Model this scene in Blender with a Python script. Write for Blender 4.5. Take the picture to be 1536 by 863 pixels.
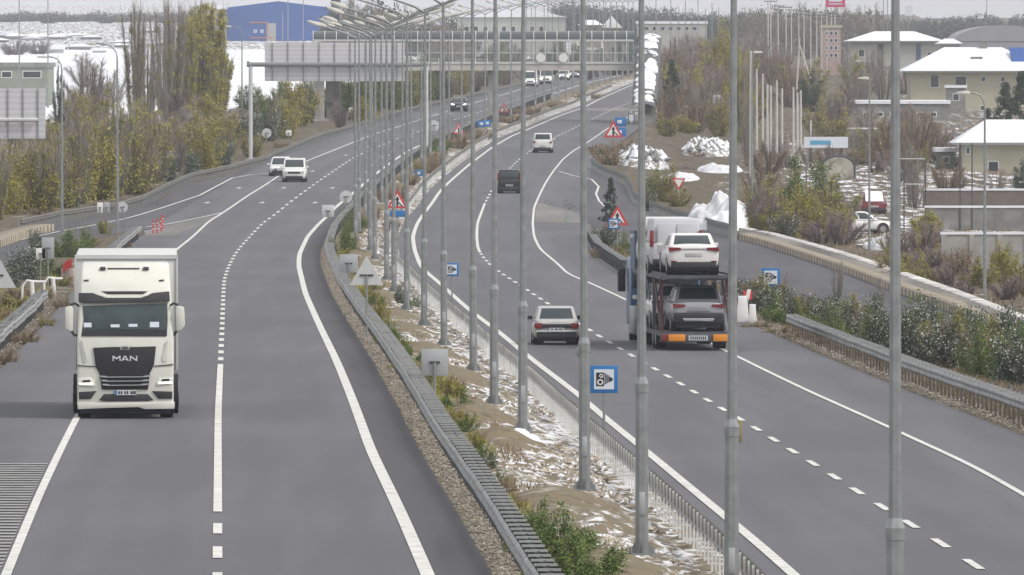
import bpy, bmesh, math, random
import numpy as np
from mathutils import Vector, Matrix
random.seed(7); rng = np.random.default_rng(11)
for o in list(bpy.data.objects): bpy.data.objects.remove(o)
S = bpy.context.scene
COL = S.collection
R_ = math.radians
# ---------------------------------------------------------------- camera, sky, sun, exposure
F = 19500.0            # focal length in photo pixels (photo is 1536 wide): a long tele lens
CAMZ = 8.8; HAZE = 0.000085
HOR = 87.0             # photo row of the level line
PITCH = math.atan((431.5 - HOR) / F)
cam = bpy.data.cameras.new('camera'); camo = bpy.data.objects.new('camera', cam); COL.objects.link(camo)
cam.sensor_fit = 'HORIZONTAL'; cam.sensor_width = 36; cam.lens = 36 * F / 1536
cam.clip_start = 1; cam.clip_end = 30000
camo.location = (0, 0, CAMZ); camo.rotation_euler = (R_(90) - PITCH, 0, 0)
S.camera = camo
w = bpy.data.worlds.new('World'); S.world = w; w.use_nodes = True
nt = w.node_tree; nt.nodes.clear()
SUN_EL, SUN_AZ = R_(48), R_(120)     # azimuth clockwise from +Y
sky = nt.nodes.new('ShaderNodeTexSky'); sky.sky_type = 'NISHITA'; sky.sun_disc = False
sky.sun_elevation = SUN_EL; sky.sun_rotation = SUN_AZ; sky.dust_density = 6; sky.air_density = 1.2; sky.ozone_density = 1
hs = nt.nodes.new('ShaderNodeHueSaturation'); hs.inputs['Saturation'].default_value = 0.25
mixc = nt.nodes.new('ShaderNodeMix'); mixc.data_type = 'RGBA'; mixc.inputs[0].default_value = 0.62
mixc.inputs[7].default_value = (10.6, 10.6, 11.0, 1)
bg = nt.nodes.new('ShaderNodeBackground'); bg.inputs['Strength'].default_value = 0.105
wo = nt.nodes.new('ShaderNodeOutputWorld')
nt.links.new(sky.outputs[0], hs.inputs['Color']); nt.links.new(hs.outputs[0], mixc.inputs[6])
nt.links.new(mixc.outputs[2], bg.inputs['Color']); nt.links.new(bg.outputs[0], wo.inputs['Surface'])
sun = bpy.data.lights.new('sun', 'SUN'); sun.energy = 1.9; sun.angle = R_(14); sun.color = (1, 0.96, 0.9)
suno = bpy.data.objects.new('sun', sun); COL.objects.link(suno)
sd = Vector((math.sin(SUN_AZ) * math.cos(SUN_EL), math.cos(SUN_AZ) * math.cos(SUN_EL), math.sin(SUN_EL)))
suno.rotation_euler = sd.to_track_quat('Z', 'Y').to_euler(); suno.location = (300, 0, 300)
S.view_settings.view_transform = 'Standard'; S.view_settings.look = 'None'
S.view_settings.exposure = 0.0; S.view_settings.gamma = 1
S.cycles.volume_bounces = 1; S.cycles.max_bounces = 6; S.cycles.diffuse_bounces = 2; S.cycles.glossy_bounces = 2
S.cycles.transparent_max_bounces = 8; S.cycles.caustics_reflective = False; S.cycles.caustics_refractive = False

# ---------------------------------------------------------------- helpers
def tag(o, label=None, cat=None, group=None, kind=None):
    if label: o['label'] = label
    if cat: o['category'] = cat
    if group: o['group'] = group
    if kind: o['kind'] = kind
    return o
def empty(name, loc=(0, 0, 0), rz=0.0, label=None, cat=None, group=None):
    o = bpy.data.objects.new(name, None); COL.objects.link(o); o.empty_display_size = 0.2
    o.location = loc; o.rotation_euler = (0, 0, rz); tag(o, label, cat, group); return o
def copy_tree(o, parent=None):
    c = o.copy(); COL.objects.link(c)
    if parent is not None: c.parent = parent
    for ch in o.children: copy_tree(ch, c)
    return c
def mesh_obj(name, verts, faces, m, parent=None, smooth=False, uniform=4):
    me = bpy.data.meshes.new(name)
    me.from_pydata([tuple(v) for v in verts], [], [tuple(f) for f in faces])
    if m: me.materials.append(m)
    if smooth: me.shade_smooth()
    o = bpy.data.objects.new(name, me); COL.objects.link(o)
    if parent is not None: o.parent = parent
    return o
def quads_mesh(name, V, m, parent=None, tint=None, k=4):
    """V: (n*k,3) array, consecutive k verts make one face."""
    n = len(V) // k
    me = bpy.data.meshes.new(name)
    me.vertices.add(n * k); me.vertices.foreach_set('co', np.ascontiguousarray(V, dtype=np.float32).ravel())
    me.loops.add(n * k); me.loops.foreach_set('vertex_index', np.arange(n * k, dtype=np.int32))
    me.polygons.add(n); me.polygons.foreach_set('loop_start', np.arange(0, n * k, k, dtype=np.int32))
    if tint is not None:
        a = me.attributes.new('tint', 'FLOAT', 'FACE'); a.data.foreach_set('value', tint.astype(np.float32))
    me.update(calc_edges=True)
    if m: me.materials.append(m)
    o = bpy.data.objects.new(name, me); COL.objects.link(o)
    if parent is not None: o.parent = parent
    return o
def grid_mesh(name, P, m, parent=None, attrs=None, smooth=True):
    """P: (rows, cols, 3)"""
    r, c, _ = P.shape
    me = bpy.data.meshes.new(name)
    me.vertices.add(r * c); me.vertices.foreach_set('co', P.astype(np.float32).ravel())
    i = (np.arange(r - 1)[:, None] * c + np.arange(c - 1)[None, :]).ravel()
    q = np.stack([i, i + 1, i + c + 1, i + c], 1).astype(np.int32)
    me.loops.add(len(q) * 4); me.loops.foreach_set('vertex_index', q.ravel())
    me.polygons.add(len(q)); me.polygons.foreach_set('loop_start', np.arange(0, len(q) * 4, 4, dtype=np.int32))
    if attrs:
        for k, v in attrs.items():
            a = me.attributes.new(k, 'FLOAT', 'POINT'); a.data.foreach_set('value', v.astype(np.float32).ravel())
    me.update(calc_edges=True)
    if smooth: me.shade_smooth()
    me.materials.append(m)
    o = bpy.data.objects.new(name, me); COL.objects.link(o)
    if parent is not None: o.parent = parent
    return o
class MB:
    def __init__(s): s.v = []; s.f = []
    def add(s, vs, fs):
        b = len(s.v); s.v += [tuple(v) for v in vs]; s.f += [tuple(b + i for i in f) for f in fs]; return s
    def box(s, x0, x1, y0, y1, z0, z1):
        return s.add([(x0, y0, z0), (x1, y0, z0), (x1, y1, z0), (x0, y1, z0), (x0, y0, z1), (x1, y0, z1), (x1, y1, z1), (x0, y1, z1)],
                     [(0, 3, 2, 1), (4, 5, 6, 7), (0, 1, 5, 4), (1, 2, 6, 5), (2, 3, 7, 6), (3, 0, 4, 7)])
    def prism(s, poly, y0, y1, axis='y'):
        """poly in (x,z), extruded along y (or: axis 'x' poly is (y,z); 'z' poly is (x,y))"""
        n = len(poly)
        def P(a, b, t): return {'y': (a, t, b), 'x': (t, a, b), 'z': (a, b, t)}[axis]
        vs = [P(a, b, y0) for a, b in poly] + [P(a, b, y1) for a, b in poly]
        return s.add(vs, [tuple(range(n)), tuple(range(2 * n - 1, n - 1, -1))] + [(i, n + i, n + (i + 1) % n, (i + 1) % n) for i in range(n)])
    def tube(s, pts, rad, n=8, caps=True):
        pts = [Vector(p) for p in pts]
        if not hasattr(rad, '__len__'): rad = [rad] * len(pts)
        rings = []
        for i, p in enumerate(pts):
            d = (pts[min(i + 1, len(pts) - 1)] - pts[max(i - 1, 0)])
            if d.length < 1e-9: d = Vector((0, 0, 1))
            d.normalize(); u = d.orthogonal() if abs(d.z) < 0.95 else Vector((1, 0, 0)) - d * d.x
            if abs(d.z) < 0.95: u = d.cross(Vector((0, 0, 1)))
            u.normalize(); v = d.cross(u)
            rings.append([p + (u * math.cos(2 * math.pi * (k + .5) / n) + v * math.sin(2 * math.pi * (k + .5) / n)) * rad[i] for k in range(n)])
        vs = [v for r in rings for v in r]; fs = []
        for i in range(len(pts) - 1):
            for k in range(n):
                fs.append((i * n + k, i * n + (k + 1) % n, (i + 1) * n + (k + 1) % n, (i + 1) * n + k))
        if caps: fs += [tuple(range(n - 1, -1, -1)), tuple((len(pts) - 1) * n + k for k in range(n))]
        return s.add(vs, fs)
    def disc(s, c, r, y0, y1, n=24):
        return s.prism([(c[0] + r * math.cos(2 * math.pi * k / n), c[1] + r * math.sin(2 * math.pi * k / n)) for k in range(n)], y0, y1)
    def cylx(s, x0, x1, y, z, r, n=20):
        return s.prism([(y + r * math.cos(2 * math.pi * k / n), z + r * math.sin(2 * math.pi * k / n)) for k in range(n)], x0, x1, 'x')
    def build(s, name, m, parent=None, bevel=0, seg=2, smooth=False, sub=0):
        me = bpy.data.meshes.new(name); me.from_pydata(s.v, [], s.f)
        bm = bmesh.new(); bm.from_mesh(me)
        bmesh.ops.recalc_face_normals(bm, faces=bm.faces)
        if bevel:
            es = [e for e in bm.edges if len(e.link_faces) == 2 and e.calc_face_angle(0) > 0.5]
            bmesh.ops.bevel(bm, geom=es, offset=bevel, segments=seg, profile=.5, affect='EDGES', clamp_overlap=True)
        bm.to_mesh(me); bm.free()
        me.materials.append(m)
        if smooth or bevel: me.shade_smooth()
        if bevel:
            try: me.set_sharp_from_angle(angle=R_(40))
            except Exception: pass
        o = bpy.data.objects.new(name, me); COL.objects.link(o)
        if sub:
            md = o.modifiers.new('s', 'SUBSURF'); md.levels = sub; md.render_levels = sub
        if parent is not None: o.parent = parent
        return o
def text_obj(name, s, size, m, parent, loc, rot, extrude=.004, offset=0.0, sx=1.0, sy=1.0):
    cu = bpy.data.curves.new(name, 'FONT'); cu.body = s; cu.size = size; cu.extrude = extrude; cu.offset = offset
    cu.align_x = 'CENTER'; cu.align_y = 'CENTER'; cu.resolution_u = 3
    t = bpy.data.objects.new('tmp', cu); COL.objects.link(t)
    dg = bpy.context.evaluated_depsgraph_get(); dg.update()
    me = bpy.data.meshes.new_from_object(t.evaluated_get(dg)); bpy.data.objects.remove(t)
    me.materials.clear(); me.materials.append(m)
    o = bpy.data.objects.new(name, me); COL.objects.link(o); o.parent = parent
    o.location = loc; o.rotation_euler = rot; o.scale = (sx, sy, 1); return o
# value noise
_H = rng.random((256, 256))
def vnoise(x, y):
    xi = np.floor(x).astype(int); yi = np.floor(y).astype(int); fx = x - xi; fy = y - yi
    fx = fx * fx * (3 - 2 * fx); fy = fy * fy * (3 - 2 * fy)
    a = _H[xi % 256, yi % 256]; b = _H[(xi + 1) % 256, yi % 256]; c = _H[xi % 256, (yi + 1) % 256]; d = _H[(xi + 1) % 256, (yi + 1) % 256]
    return (a * (1 - fx) + b * fx) * (1 - fy) + (c * (1 - fx) + d * fx) * fy
def fbm(x, y, o=4):
    t = 0; a = .5
    for k in range(o): t = t + a * vnoise(x * 2 ** k + 17 * k, y * 2 ** k + 31 * k); a *= .5
    return t

# ---------------------------------------------------------------- materials
def principled(name):
    m = bpy.data.materials.new(name); m.use_nodes = True
    return m, m.node_tree, m.node_tree.nodes['Principled BSDF']
def mat(name, col, rough=.6, metal=0.0, var=.12, scale=2.0, bump=0.0, coat=0.0, emit=None, es=0, spec=None):
    m, t, b = principled(name)
    b.inputs['Roughness'].default_value = rough; b.inputs['Metallic'].default_value = metal
    if coat: b.inputs['Coat Weight'].default_value = coat; b.inputs['Coat Roughness'].default_value = .08
    if spec is not None: b.inputs['Specular IOR Level'].default_value = spec
    tc = t.nodes.new('ShaderNodeTexCoord'); n = t.nodes.new('ShaderNodeTexNoise'); n.inputs['Scale'].default_value = scale; n.inputs['Detail'].default_value = 5
    t.links.new(tc.outputs['Object'], n.inputs['Vector'])
    r = t.nodes.new('ShaderNodeValToRGB'); c = col
    r.color_ramp.elements[0].position = .3; r.color_ramp.elements[1].position = .7
    r.color_ramp.elements[0].color = (c[0] * (1 - var), c[1] * (1 - var), c[2] * (1 - var), 1)
    r.color_ramp.elements[1].color = (min(1, c[0] * (1 + var)), min(1, c[1] * (1 + var)), min(1, c[2] * (1 + var)), 1)
    t.links.new(n.outputs['Fac'], r.inputs[0]); t.links.new(r.outputs[0], b.inputs['Base Color'])
    if bump:
        bp = t.nodes.new('ShaderNodeBump'); bp.inputs['Strength'].default_value = bump
        t.links.new(n.outputs['Fac'], bp.inputs['Height']); t.links.new(bp.outputs[0], b.inputs['Normal'])
    if emit: b.inputs['Emission Color'].default_value = (*emit, 1); b.inputs['Emission Strength'].default_value = es
    return m
def leafmat(name, c1, c2, c3=None):
    m, t, b = principled(name); b.inputs['Roughness'].default_value = .8; b.inputs['Specular IOR Level'].default_value = .2
    a = t.nodes.new('ShaderNodeAttribute'); a.attribute_name = 'tint'
    r = t.nodes.new('ShaderNodeValToRGB'); r.color_ramp.elements[0].color = (*c1, 1); r.color_ramp.elements[1].color = (*c2, 1)
    if c3:
        r.color_ramp.elements[1].position = .7; e = r.color_ramp.elements.new(.76); e.color = (*c3, 1)
    t.links.new(a.outputs['Fac'], r.inputs[0]); t.links.new(r.outputs[0], b.inputs['Base Color'])
    return m
def road_mat(name, base, patch=.12, line=None):
    m, t, b = principled(name); b.inputs['Roughness'].default_value = .82; b.inputs['Specular IOR Level'].default_value = .35
    g = t.nodes.new('ShaderNodeNewGeometry')
    mp = t.nodes.new('ShaderNodeMapping'); mp.inputs['Scale'].default_value = (.55, .02, 1)
    n1 = t.nodes.new('ShaderNodeTexNoise'); n1.inputs['Scale'].default_value = 1.0; n1.inputs['Detail'].default_value = 4
    n2 = t.nodes.new('ShaderNodeTexNoise'); n2.inputs['Scale'].default_value = 9.0; n2.inputs['Detail'].default_value = 6
    n3 = t.nodes.new('ShaderNodeTexNoise'); n3.inputs['Scale'].default_value = .05; n3.inputs['Detail'].default_value = 3
    t.links.new(g.outputs['Position'], mp.inputs[0]); t.links.new(mp.outputs[0], n1.inputs['Vector'])
    t.links.new(g.outputs['Position'], n2.inputs['Vector']); t.links.new(g.outputs['Position'], n3.inputs['Vector'])
    def M(op, a, bb, v=None):
        x = t.nodes.new('ShaderNodeMath'); x.operation = op
        if isinstance(a, float): x.inputs[0].default_value = a
        else: t.links.new(a, x.inputs[0])
        if isinstance(bb, float): x.inputs[1].default_value = bb
        else: t.links.new(bb, x.inputs[1])
        return x.outputs[0]
    s = M('ADD', M('ADD', M('MULTIPLY', n1.outputs['Fac'], .55), M('MULTIPLY', n2.outputs['Fac'], .35)), M('MULTIPLY', n3.outputs['Fac'], .3))
    r = t.nodes.new('ShaderNodeValToRGB'); r.color_ramp.elements[0].position = .7; r.color_ramp.elements[1].position = 1.25 if False else 1.0
    wa = t.nodes.new('ShaderNodeAttribute'); wa.attribute_name = 'wear'
    s2 = M('ADD', M('MULTIPLY', s, 1.38), wa.outputs['Fac']); t.links.new(s2, r.inputs[0])
    c = base; r.color_ramp.elements[0].color = (*[v * (1 - patch) for v in c], 1); r.color_ramp.elements[1].color = (*[v * (1 + patch) for v in c], 1)
    t.links.new(r.outputs[0], b.inputs['Base Color'])
    bp = t.nodes.new('ShaderNodeBump'); bp.inputs['Strength'].default_value = .15; bp.inputs['Distance'].default_value = .02
    t.links.new(n2.outputs['Fac'], bp.inputs['Height']); t.links.new(bp.outputs[0], b.inputs['Normal'])
    return m
def ground_mat(name, cols, snowc=(.8, .82, .86), nscale=.35, yscale=.35, detail=7):
    """soil/grass colours by noise; 'snow' attribute sets how much of the ground lies under snow."""
    m, t, b = principled(name); b.inputs['Roughness'].default_value = .95; b.inputs['Specular IOR Level'].default_value = .1
    g = t.nodes.new('ShaderNodeNewGeometry'); mp = t.nodes.new('ShaderNodeMapping'); mp.inputs['Scale'].default_value = (1, yscale, 1)
    t.links.new(g.outputs['Position'], mp.inputs[0])
    n1 = t.nodes.new('ShaderNodeTexNoise'); n1.inputs['Scale'].default_value = nscale; n1.inputs['Detail'].default_value = detail; n1.inputs['Roughness'].default_value = .65
    n2 = t.nodes.new('ShaderNodeTexNoise'); n2.inputs['Scale'].default_value = nscale * 2.3; n2.inputs['Detail'].default_value = detail; n2.inputs['Roughness'].default_value = .7
    t.links.new(mp.outputs[0], n1.inputs['Vector'])
    mp2 = t.nodes.new('ShaderNodeMapping'); mp2.inputs['Location'].default_value = (91, 13, 4); mp2.inputs['Scale'].default_value = (1, yscale, 1)
    t.links.new(g.outputs['Position'], mp2.inputs[0]); t.links.new(mp2.outputs[0], n2.inputs['Vector'])
    r = t.nodes.new('ShaderNodeValToRGB')
    k = len(cols)
    for i, c in enumerate(cols):
        p = .34 + .34 * i / (k - 1)
        if i < 2: e = r.color_ramp.elements[i]; e.position = p
        else: e = r.color_ramp.elements.new(p)
        e.color = (*c, 1)
    r.color_ramp.elements[0].position = .34
    t.links.new(n1.outputs['Fac'], r.inputs[0])
    a = t.nodes.new('ShaderNodeAttribute'); a.attribute_name = 'snow'
    ad = t.nodes.new('ShaderNodeMath'); ad.operation = 'ADD'; t.links.new(n2.outputs['Fac'], ad.inputs[0]); t.links.new(a.outputs['Fac'], ad.inputs[1])
    mr = t.nodes.new('ShaderNodeMapRange'); mr.inputs[1].default_value = .96; mr.inputs[2].default_value = 1.04
    t.links.new(ad.outputs[0], mr.inputs[0])
    mx = t.nodes.new('ShaderNodeMix'); mx.data_type = 'RGBA'; mx.inputs[7].default_value = (*snowc, 1)
    t.links.new(mr.outputs[0], mx.inputs[0]); t.links.new(r.outputs[0], mx.inputs[6]); t.links.new(mx.outputs[2], b.inputs['Base Color'])
    return m
M_ = {}
M_['asphalt'] = road_mat('asphalt', (.12, .12, .132), .13)
M_['asphalt_dark'] = road_mat('asphalt_shoulder', (.064, .063, .069), .2)
M_['asphalt_old'] = road_mat('asphalt_old', (.085, .084, .094), .2)
M_['patch'] = road_mat('worn_patch', (.19, .18, .17), .2)
M_['paint'] = mat('road_paint', (.62, .62, .585), .75, var=.26, scale=2.6)
M_['paint_worn'] = mat('road_paint_worn', (.3, .3, .29), .8, var=.25, scale=3)
M_['galv'] = mat('galvanised_steel', (.3, .315, .315), .42, .55, var=.15, scale=6)
M_['rail'] = mat('guardrail_steel', (.29, .295, .29), .55, .3, var=.4, scale=1.6)
M_['bar'] = mat('crossbar_steel', (.33, .34, .34), .5, .3, var=.25, scale=3)
M_['darksteel'] = mat('post_steel', (.075, .08, .085), .6, .3, var=.3, scale=3)
M_['snow'] = mat('snow', (.82, .84, .88), .8, var=.05, scale=1.2, bump=.3)
M_['signback'] = mat('sign_back', (.42, .43, .44), .45, .3, var=.06)
M_['white'] = mat('white_paint', (.78, .78, .76), .5, var=.05)
M_['red'] = mat('red_paint', (.6, .045, .05), .45, var=.08)
M_['blue'] = mat('sign_blue', (.02, .16, .42), .45, var=.06)
M_['black'] = mat('black', (.015, .015, .018), .5, var=.1)
M_['rubber'] = mat('rubber', (.025, .025, .027), .85, var=.2)
M_['glass'] = mat('vehicle_glass', (.03, .045, .05), .08, var=.2, scale=1, spec=.7)
M_['concrete'] = mat('concrete', (.36, .35, .33), .85, var=.15, scale=1.5, bump=.1)
M_['conc_dark'] = mat('weathered_concrete', (.22, .22, .21), .9, var=.25, scale=1.2, bump=.1)
M_['bark'] = mat('bark', (.14, .115, .1), .9, var=.3, scale=8)
M_['wood'] = mat('creosoted_wood', (.2, .17, .14), .9, var=.3, scale=5)

# ---------------------------------------------------------------- terrain profiles (depth below camera level, metres)
T_L = [(100, 8.8), (220, 8.8), (300, 8.9), (400, 9.3), (470, 9.7), (560, 10.1), (660, 10.5), (760, 10.6), (850, 10.3), (920, 9.6), (1000, 9.0), (1100, 8.3), (1250, 7.2), (1380, 6.0), (1770, 3.8), (2150, 2.2), (3000, .5), (4000, -5), (6500, -22)]
T_R = [(100, 9.1), (231, 9.2), (378, 9.9), (449, 10.2), (535, 10.3), (650, 10.5), (765, 10.5), (880, 10.1), (950, 9.4), (1075, 8.5), (1250, 7.2), (1380, 6.0), (1770, 3.8), (2150, 2.2), (3000, .5), (4000, -5), (6500, -22)]
T_S = [(100, 9.6), (300, 10.4), (450, 11), (830, 11), (950, 10.4), (1100, 8.8), (1250, 7.8), (1400, 7), (1770, 5), (2150, 3.5), (3000, 1), (4000, -4), (6500, -20)]
T_LS = [(100, 8.6), (500, 9.2), (700, 10), (900, 9), (1100, 7.9), (1300, 6.9), (1700, 3.8), (2300, .2), (3000, -4.5), (4000, -11), (6500, -26)]
T_RS = [(100, 10), (600, 11.2), (950, 11.2), (1300, 10), (1700, 8), (2100, 5), (3000, 1), (4000, -4), (6500, -20)]
YY = np.arange(60.0, 6501.0, 1.0)
def smooth(a, s):
    k = np.arange(-3 * s, 3 * s + 1); g = np.exp(-k ** 2 / (2 * s * s)); g /= g.sum()
    p = np.pad(a, 3 * s, mode='reflect', reflect_type='odd'); return np.convolve(p, g, 'valid')
def table(T, s=25):
    a = np.array(T); return smooth(np.interp(YY, a[:, 0], a[:, 1]), s)
hL, hR, hS, hLS, hRS = [table(t) for t in (T_L, T_R, T_S, T_LS, T_RS)]
def at(arr, Y): return np.interp(Y, YY, arr)
def y_of(h): return HOR + h * F / YY
def Y_from_row(h, row):
    r = y_of(h)[90:2400]; return float(np.interp(-row, -r, YY[90:2400]))
def line(h, pts, s=10):
    """traced photo points on a carriageway of profile h -> X(Y)"""
    a = sorted(((Y_from_row(h, y), (x - 768) * Y_from_row(h, y) / F) for x, y in pts))
    Ys = np.array([p[0] for p in a]); Xs = np.array([p[1] for p in a])
    out = np.interp(YY, Ys, Xs)
    m0 = (Xs[1] - Xs[0]) / (Ys[1] - Ys[0]); m1 = (Xs[-1] - Xs[-2]) / (Ys[-1] - Ys[-2])
    out = np.where(YY < Ys[0], Xs[0] + m0 * (YY - Ys[0]), out); out = np.where(YY > Ys[-1], Xs[-1] + m1 * (YY - Ys[-1]), out)
    return smooth(out, s)
Dl = line(hL, [(326, 863), (326.5, 740), (327, 622), (330, 562), (333, 494), (335, 442), (336, 422), (342, 403), (351, 385), (361, 371), (373, 358), (381, 349), (396, 334), (404, 329), (430, 308), (460, 286), (482, 270), (504, 255), (526, 240), (552, 227), (603, 206), (655, 189), (710, 172), (745, 160), (800, 143), (860, 125), (920, 111)])
Rl = line(hL, [(640, 863), (600, 770), (556, 679), (531, 608), (506, 546), (481, 494), (458, 442), (448, 400), (449, 382), (461, 356), (477, 338), (503, 312), (532, 289), (555, 269), (579, 250), (612, 227), (698, 189), (748, 172), (784, 156), (830, 141), (890, 123), (950, 109)])
Ll = line(hL, [(10, 863), (58, 746), (116, 627), (160, 548), (190, 494), (214, 442), (238, 403), (265, 375), (313, 333), (339, 317), (365, 299), (399, 278), (416, 266), (461, 242), (558, 203), (631, 180), (665, 170), (722, 152), (765, 140), (830, 120), (890, 107)])
RCl = line(hR, [(1185, 861), (1110, 795), (1086, 777), (975, 684), (943, 658), (900, 623), (869, 595), (792, 536), (749, 500), (716, 476), (695, 459), (657, 424), (641, 411), (631, 401), (622, 377), (619, 356), (625, 338), (633, 325), (641, 315), (659, 289), (675, 273), (706, 246), (738, 222), (769, 204), (787, 197), (876, 162), (896, 151), (946, 129), (1010, 108)])
RCd = line(hR, [(1480, 863), (1388, 803), (1290, 743), (1252, 718), (1214, 694), (1176, 672), (1145, 652), (1117, 634), (1084, 617), (1061, 602), (1013, 573), (951, 537), (902, 508), (820, 456), (775, 426), (759, 416), (736, 400), (723, 385), (717, 375), (715, 356), (716, 336), (722, 320), (727, 306), (738, 286), (765, 253), (779, 240), (797, 226), (840, 203), (873, 187), (896, 176), (933, 159), (985, 140), (1055, 115)])
RCr = line(hR, [(1536, 745), (1456, 699), (1360, 656), (1334, 643), (1211, 588), (1109, 538), (943, 453), (885, 426), (869, 419), (853, 414), (838, 398), (810, 375), (801, 356), (799, 336), (801, 312), (808, 296), (818, 276), (829, 259), (844, 240), (860, 227), (876, 218), (909, 195), (935, 180), (975, 162), (1040, 140), (1110, 116)])
# height controls, left to right
_ctrl = [(Ll - 900, hLS), (Ll - 60, hLS), (Ll - 16, hL), (Rl + 1.6, hL), (.5 * (Rl + RCl), .5 * (hL + hR) - .1), (RCl - 1.5, hR), (RCr + 3.4, hR), (RCr + 5, hR + .15), (RCr + 9, hS), (RCr + 26, hS), (RCr + 60, hRS), (RCr + 900, hRS)]
def zg(X, Y):
    X = np.asarray(X, float); Y = np.asarray(Y, float)
    C = [at(c, Y) for c, _ in _ctrl]; H = [at(h, Y) for _, h in _ctrl]
    r = H[0].copy() if hasattr(H[0], 'copy') else H[0]
    for k in range(len(C) - 1):
        t = np.clip((X - C[k]) / np.maximum(C[k + 1] - C[k], .3), 0, 1); r = r + t * (H[k + 1] - H[k])
    return CAMZ - r
def ray(px, py, Y):
    """world point seen at photo pixel (px,py) at distance Y"""
    v = (431.5 - py) / F; cy, sy = math.cos(PITCH), math.sin(PITCH)
    d = cy + v * sy; return ((px - 768) / F * Y / d, Y, CAMZ + (-sy + v * cy) * Y / d)
_Yr = np.arange(130.0, 6400.0, 1.0)
def G(px, py, ymax=None):
    v = (431.5 - py) / F; cy, sy = math.cos(PITCH), math.sin(PITCH); d = cy + v * sy
    X = (px - 768) / F * _Yr / d; Z = CAMZ + (-sy + v * cy) * _Yr / d
    below = Z <= zg(X, _Yr)
    if not below.any(): i = len(_Yr) - 1
    else: i = int(np.argmax(below))
    if i > 0:
        a = Z[i - 1] - zg(X[i - 1], _Yr[i - 1]); b = Z[i] - zg(X[i], _Yr[i]); t = a / (a - b) if a > b else 0
        Y = _Yr[i - 1] + t
    else: Y = _Yr[i]
    x = (px - 768) / F * Y / d
    return (x, Y, float(zg(x, Y)))
def onY(px, Y):
    x = (px - 768) / F * Y; return (x, Y, float(zg(x, Y)))
# ---------------------------------------------------------------- ground
def srows(a, b, s): return np.arange(a, b, s)
rows = np.concatenate([srows(80, 620, 2.5), srows(620, 1500, 5), srows(1500, 6480, 30)])
def ground():
    offs = []
    cl = [(Ll, -900), (Ll, -600), (Ll, -400), (Ll, -280), (Ll, -200), (Ll, -150), (Ll, -115), (Ll, -90), (Ll, -72), (Ll, -60), (Ll, -50), (Ll, -42), (Ll, -36), (Ll, -31), (Ll, -27), (Ll, -24), (Ll, -21), (Ll, -18.5), (Ll, -16), (Ll, -13), (Ll, -10), (Ll, -7), (Ll, -4.5), (Ll, -3.6), (Ll, -2.6)]
    for b, o in cl: offs.append(b + o)
    for o in (1.0, 1.6): offs.append(Rl + o)
    offs.append(.5 * (Rl + RCl)); offs.append(RCl - 1.5); offs.append(RCl - .5); offs.append(RCr + 2.6)
    for o in (3.4, 4.2, 5, 6, 7.5, 9, 11, 13, 15, 17, 19, 21, 23.5, 26, 29, 32, 36, 40, 45, 52, 60, 70, 85, 105, 130, 170, 230, 320, 450, 650, 900): offs.append(RCr + o)
    P = np.zeros((len(rows), len(offs), 3)); snow = np.zeros(P.shape[:2])
    for j, o in enumerate(offs):
        X = at(o, rows); Z = zg(X, rows); P[:, j, 0] = X; P[:, j, 1] = rows; P[:, j, 2] = Z
    X, Y = P[..., 0], P[..., 1]
    rl = X - at(Ll, Y); rr = X - at(RCr, Y)
    inroad = (rl > -20) & (rr < 28)
    amp = np.where(inroad, 0, np.clip(np.maximum(-rl - 20, rr - 28) / 15, 0, 1))
    P[..., 2] += amp * ((fbm(X / 14, Y / 30) - .47) * 1.2 + (fbm(X / 3, Y / 6 + 9) - .47) * .35)
    mid = (X > at(Rl, Y) + 1.2) & (X < at(RCl, Y) - 1.2)
    P[..., 2] = np.where(mid, P[..., 2] - .5, P[..., 2])
    roadz = (rl > -2.9) & (rr < 2.9) & ~mid
    P[..., 2] = np.where(roadz, P[..., 2] - .12, P[..., 2])
    # how much snow lies: fields on the left beyond Y 1300, patches elsewhere
    snow = .36 + 0 * X
    snow = np.where((rl < -24) & (Y > 1290), .62, snow); snow = np.where((rl < -24) & (Y > 1500) & (Y < 2300), .66, snow)
    snow = np.where((rl < -24) & (Y <= 1290), .42, snow)
    snow = np.where((rl > -24) & (rr < 3), .2, snow)
    snow = np.where((rr > 3) & (rr < 12), .26, snow)
    snow = np.where((rr > 24) & (Y > 600), .42, snow); snow = np.where((rr > 18) & (rr < 60) & (Y > 760) & (Y < 1250), .46, snow); snow = np.where((rr > 40) & (Y > 1500), .42, snow)
    snow = np.where((Y > 2600) & (rl < -24), .5, snow); snow = np.where((Y > 2600) & (rl >= -24), .36, snow)
    m = ground_mat('ground_soil', [(.06, .055, .045), (.15, .12, .09), (.1, .09, .06), (.24, .21, .17)], nscale=.5, yscale=.12)
    tag(grid_mesh('ground', P, m, attrs={'snow': snow}), kind='structure')
ground()
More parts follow.
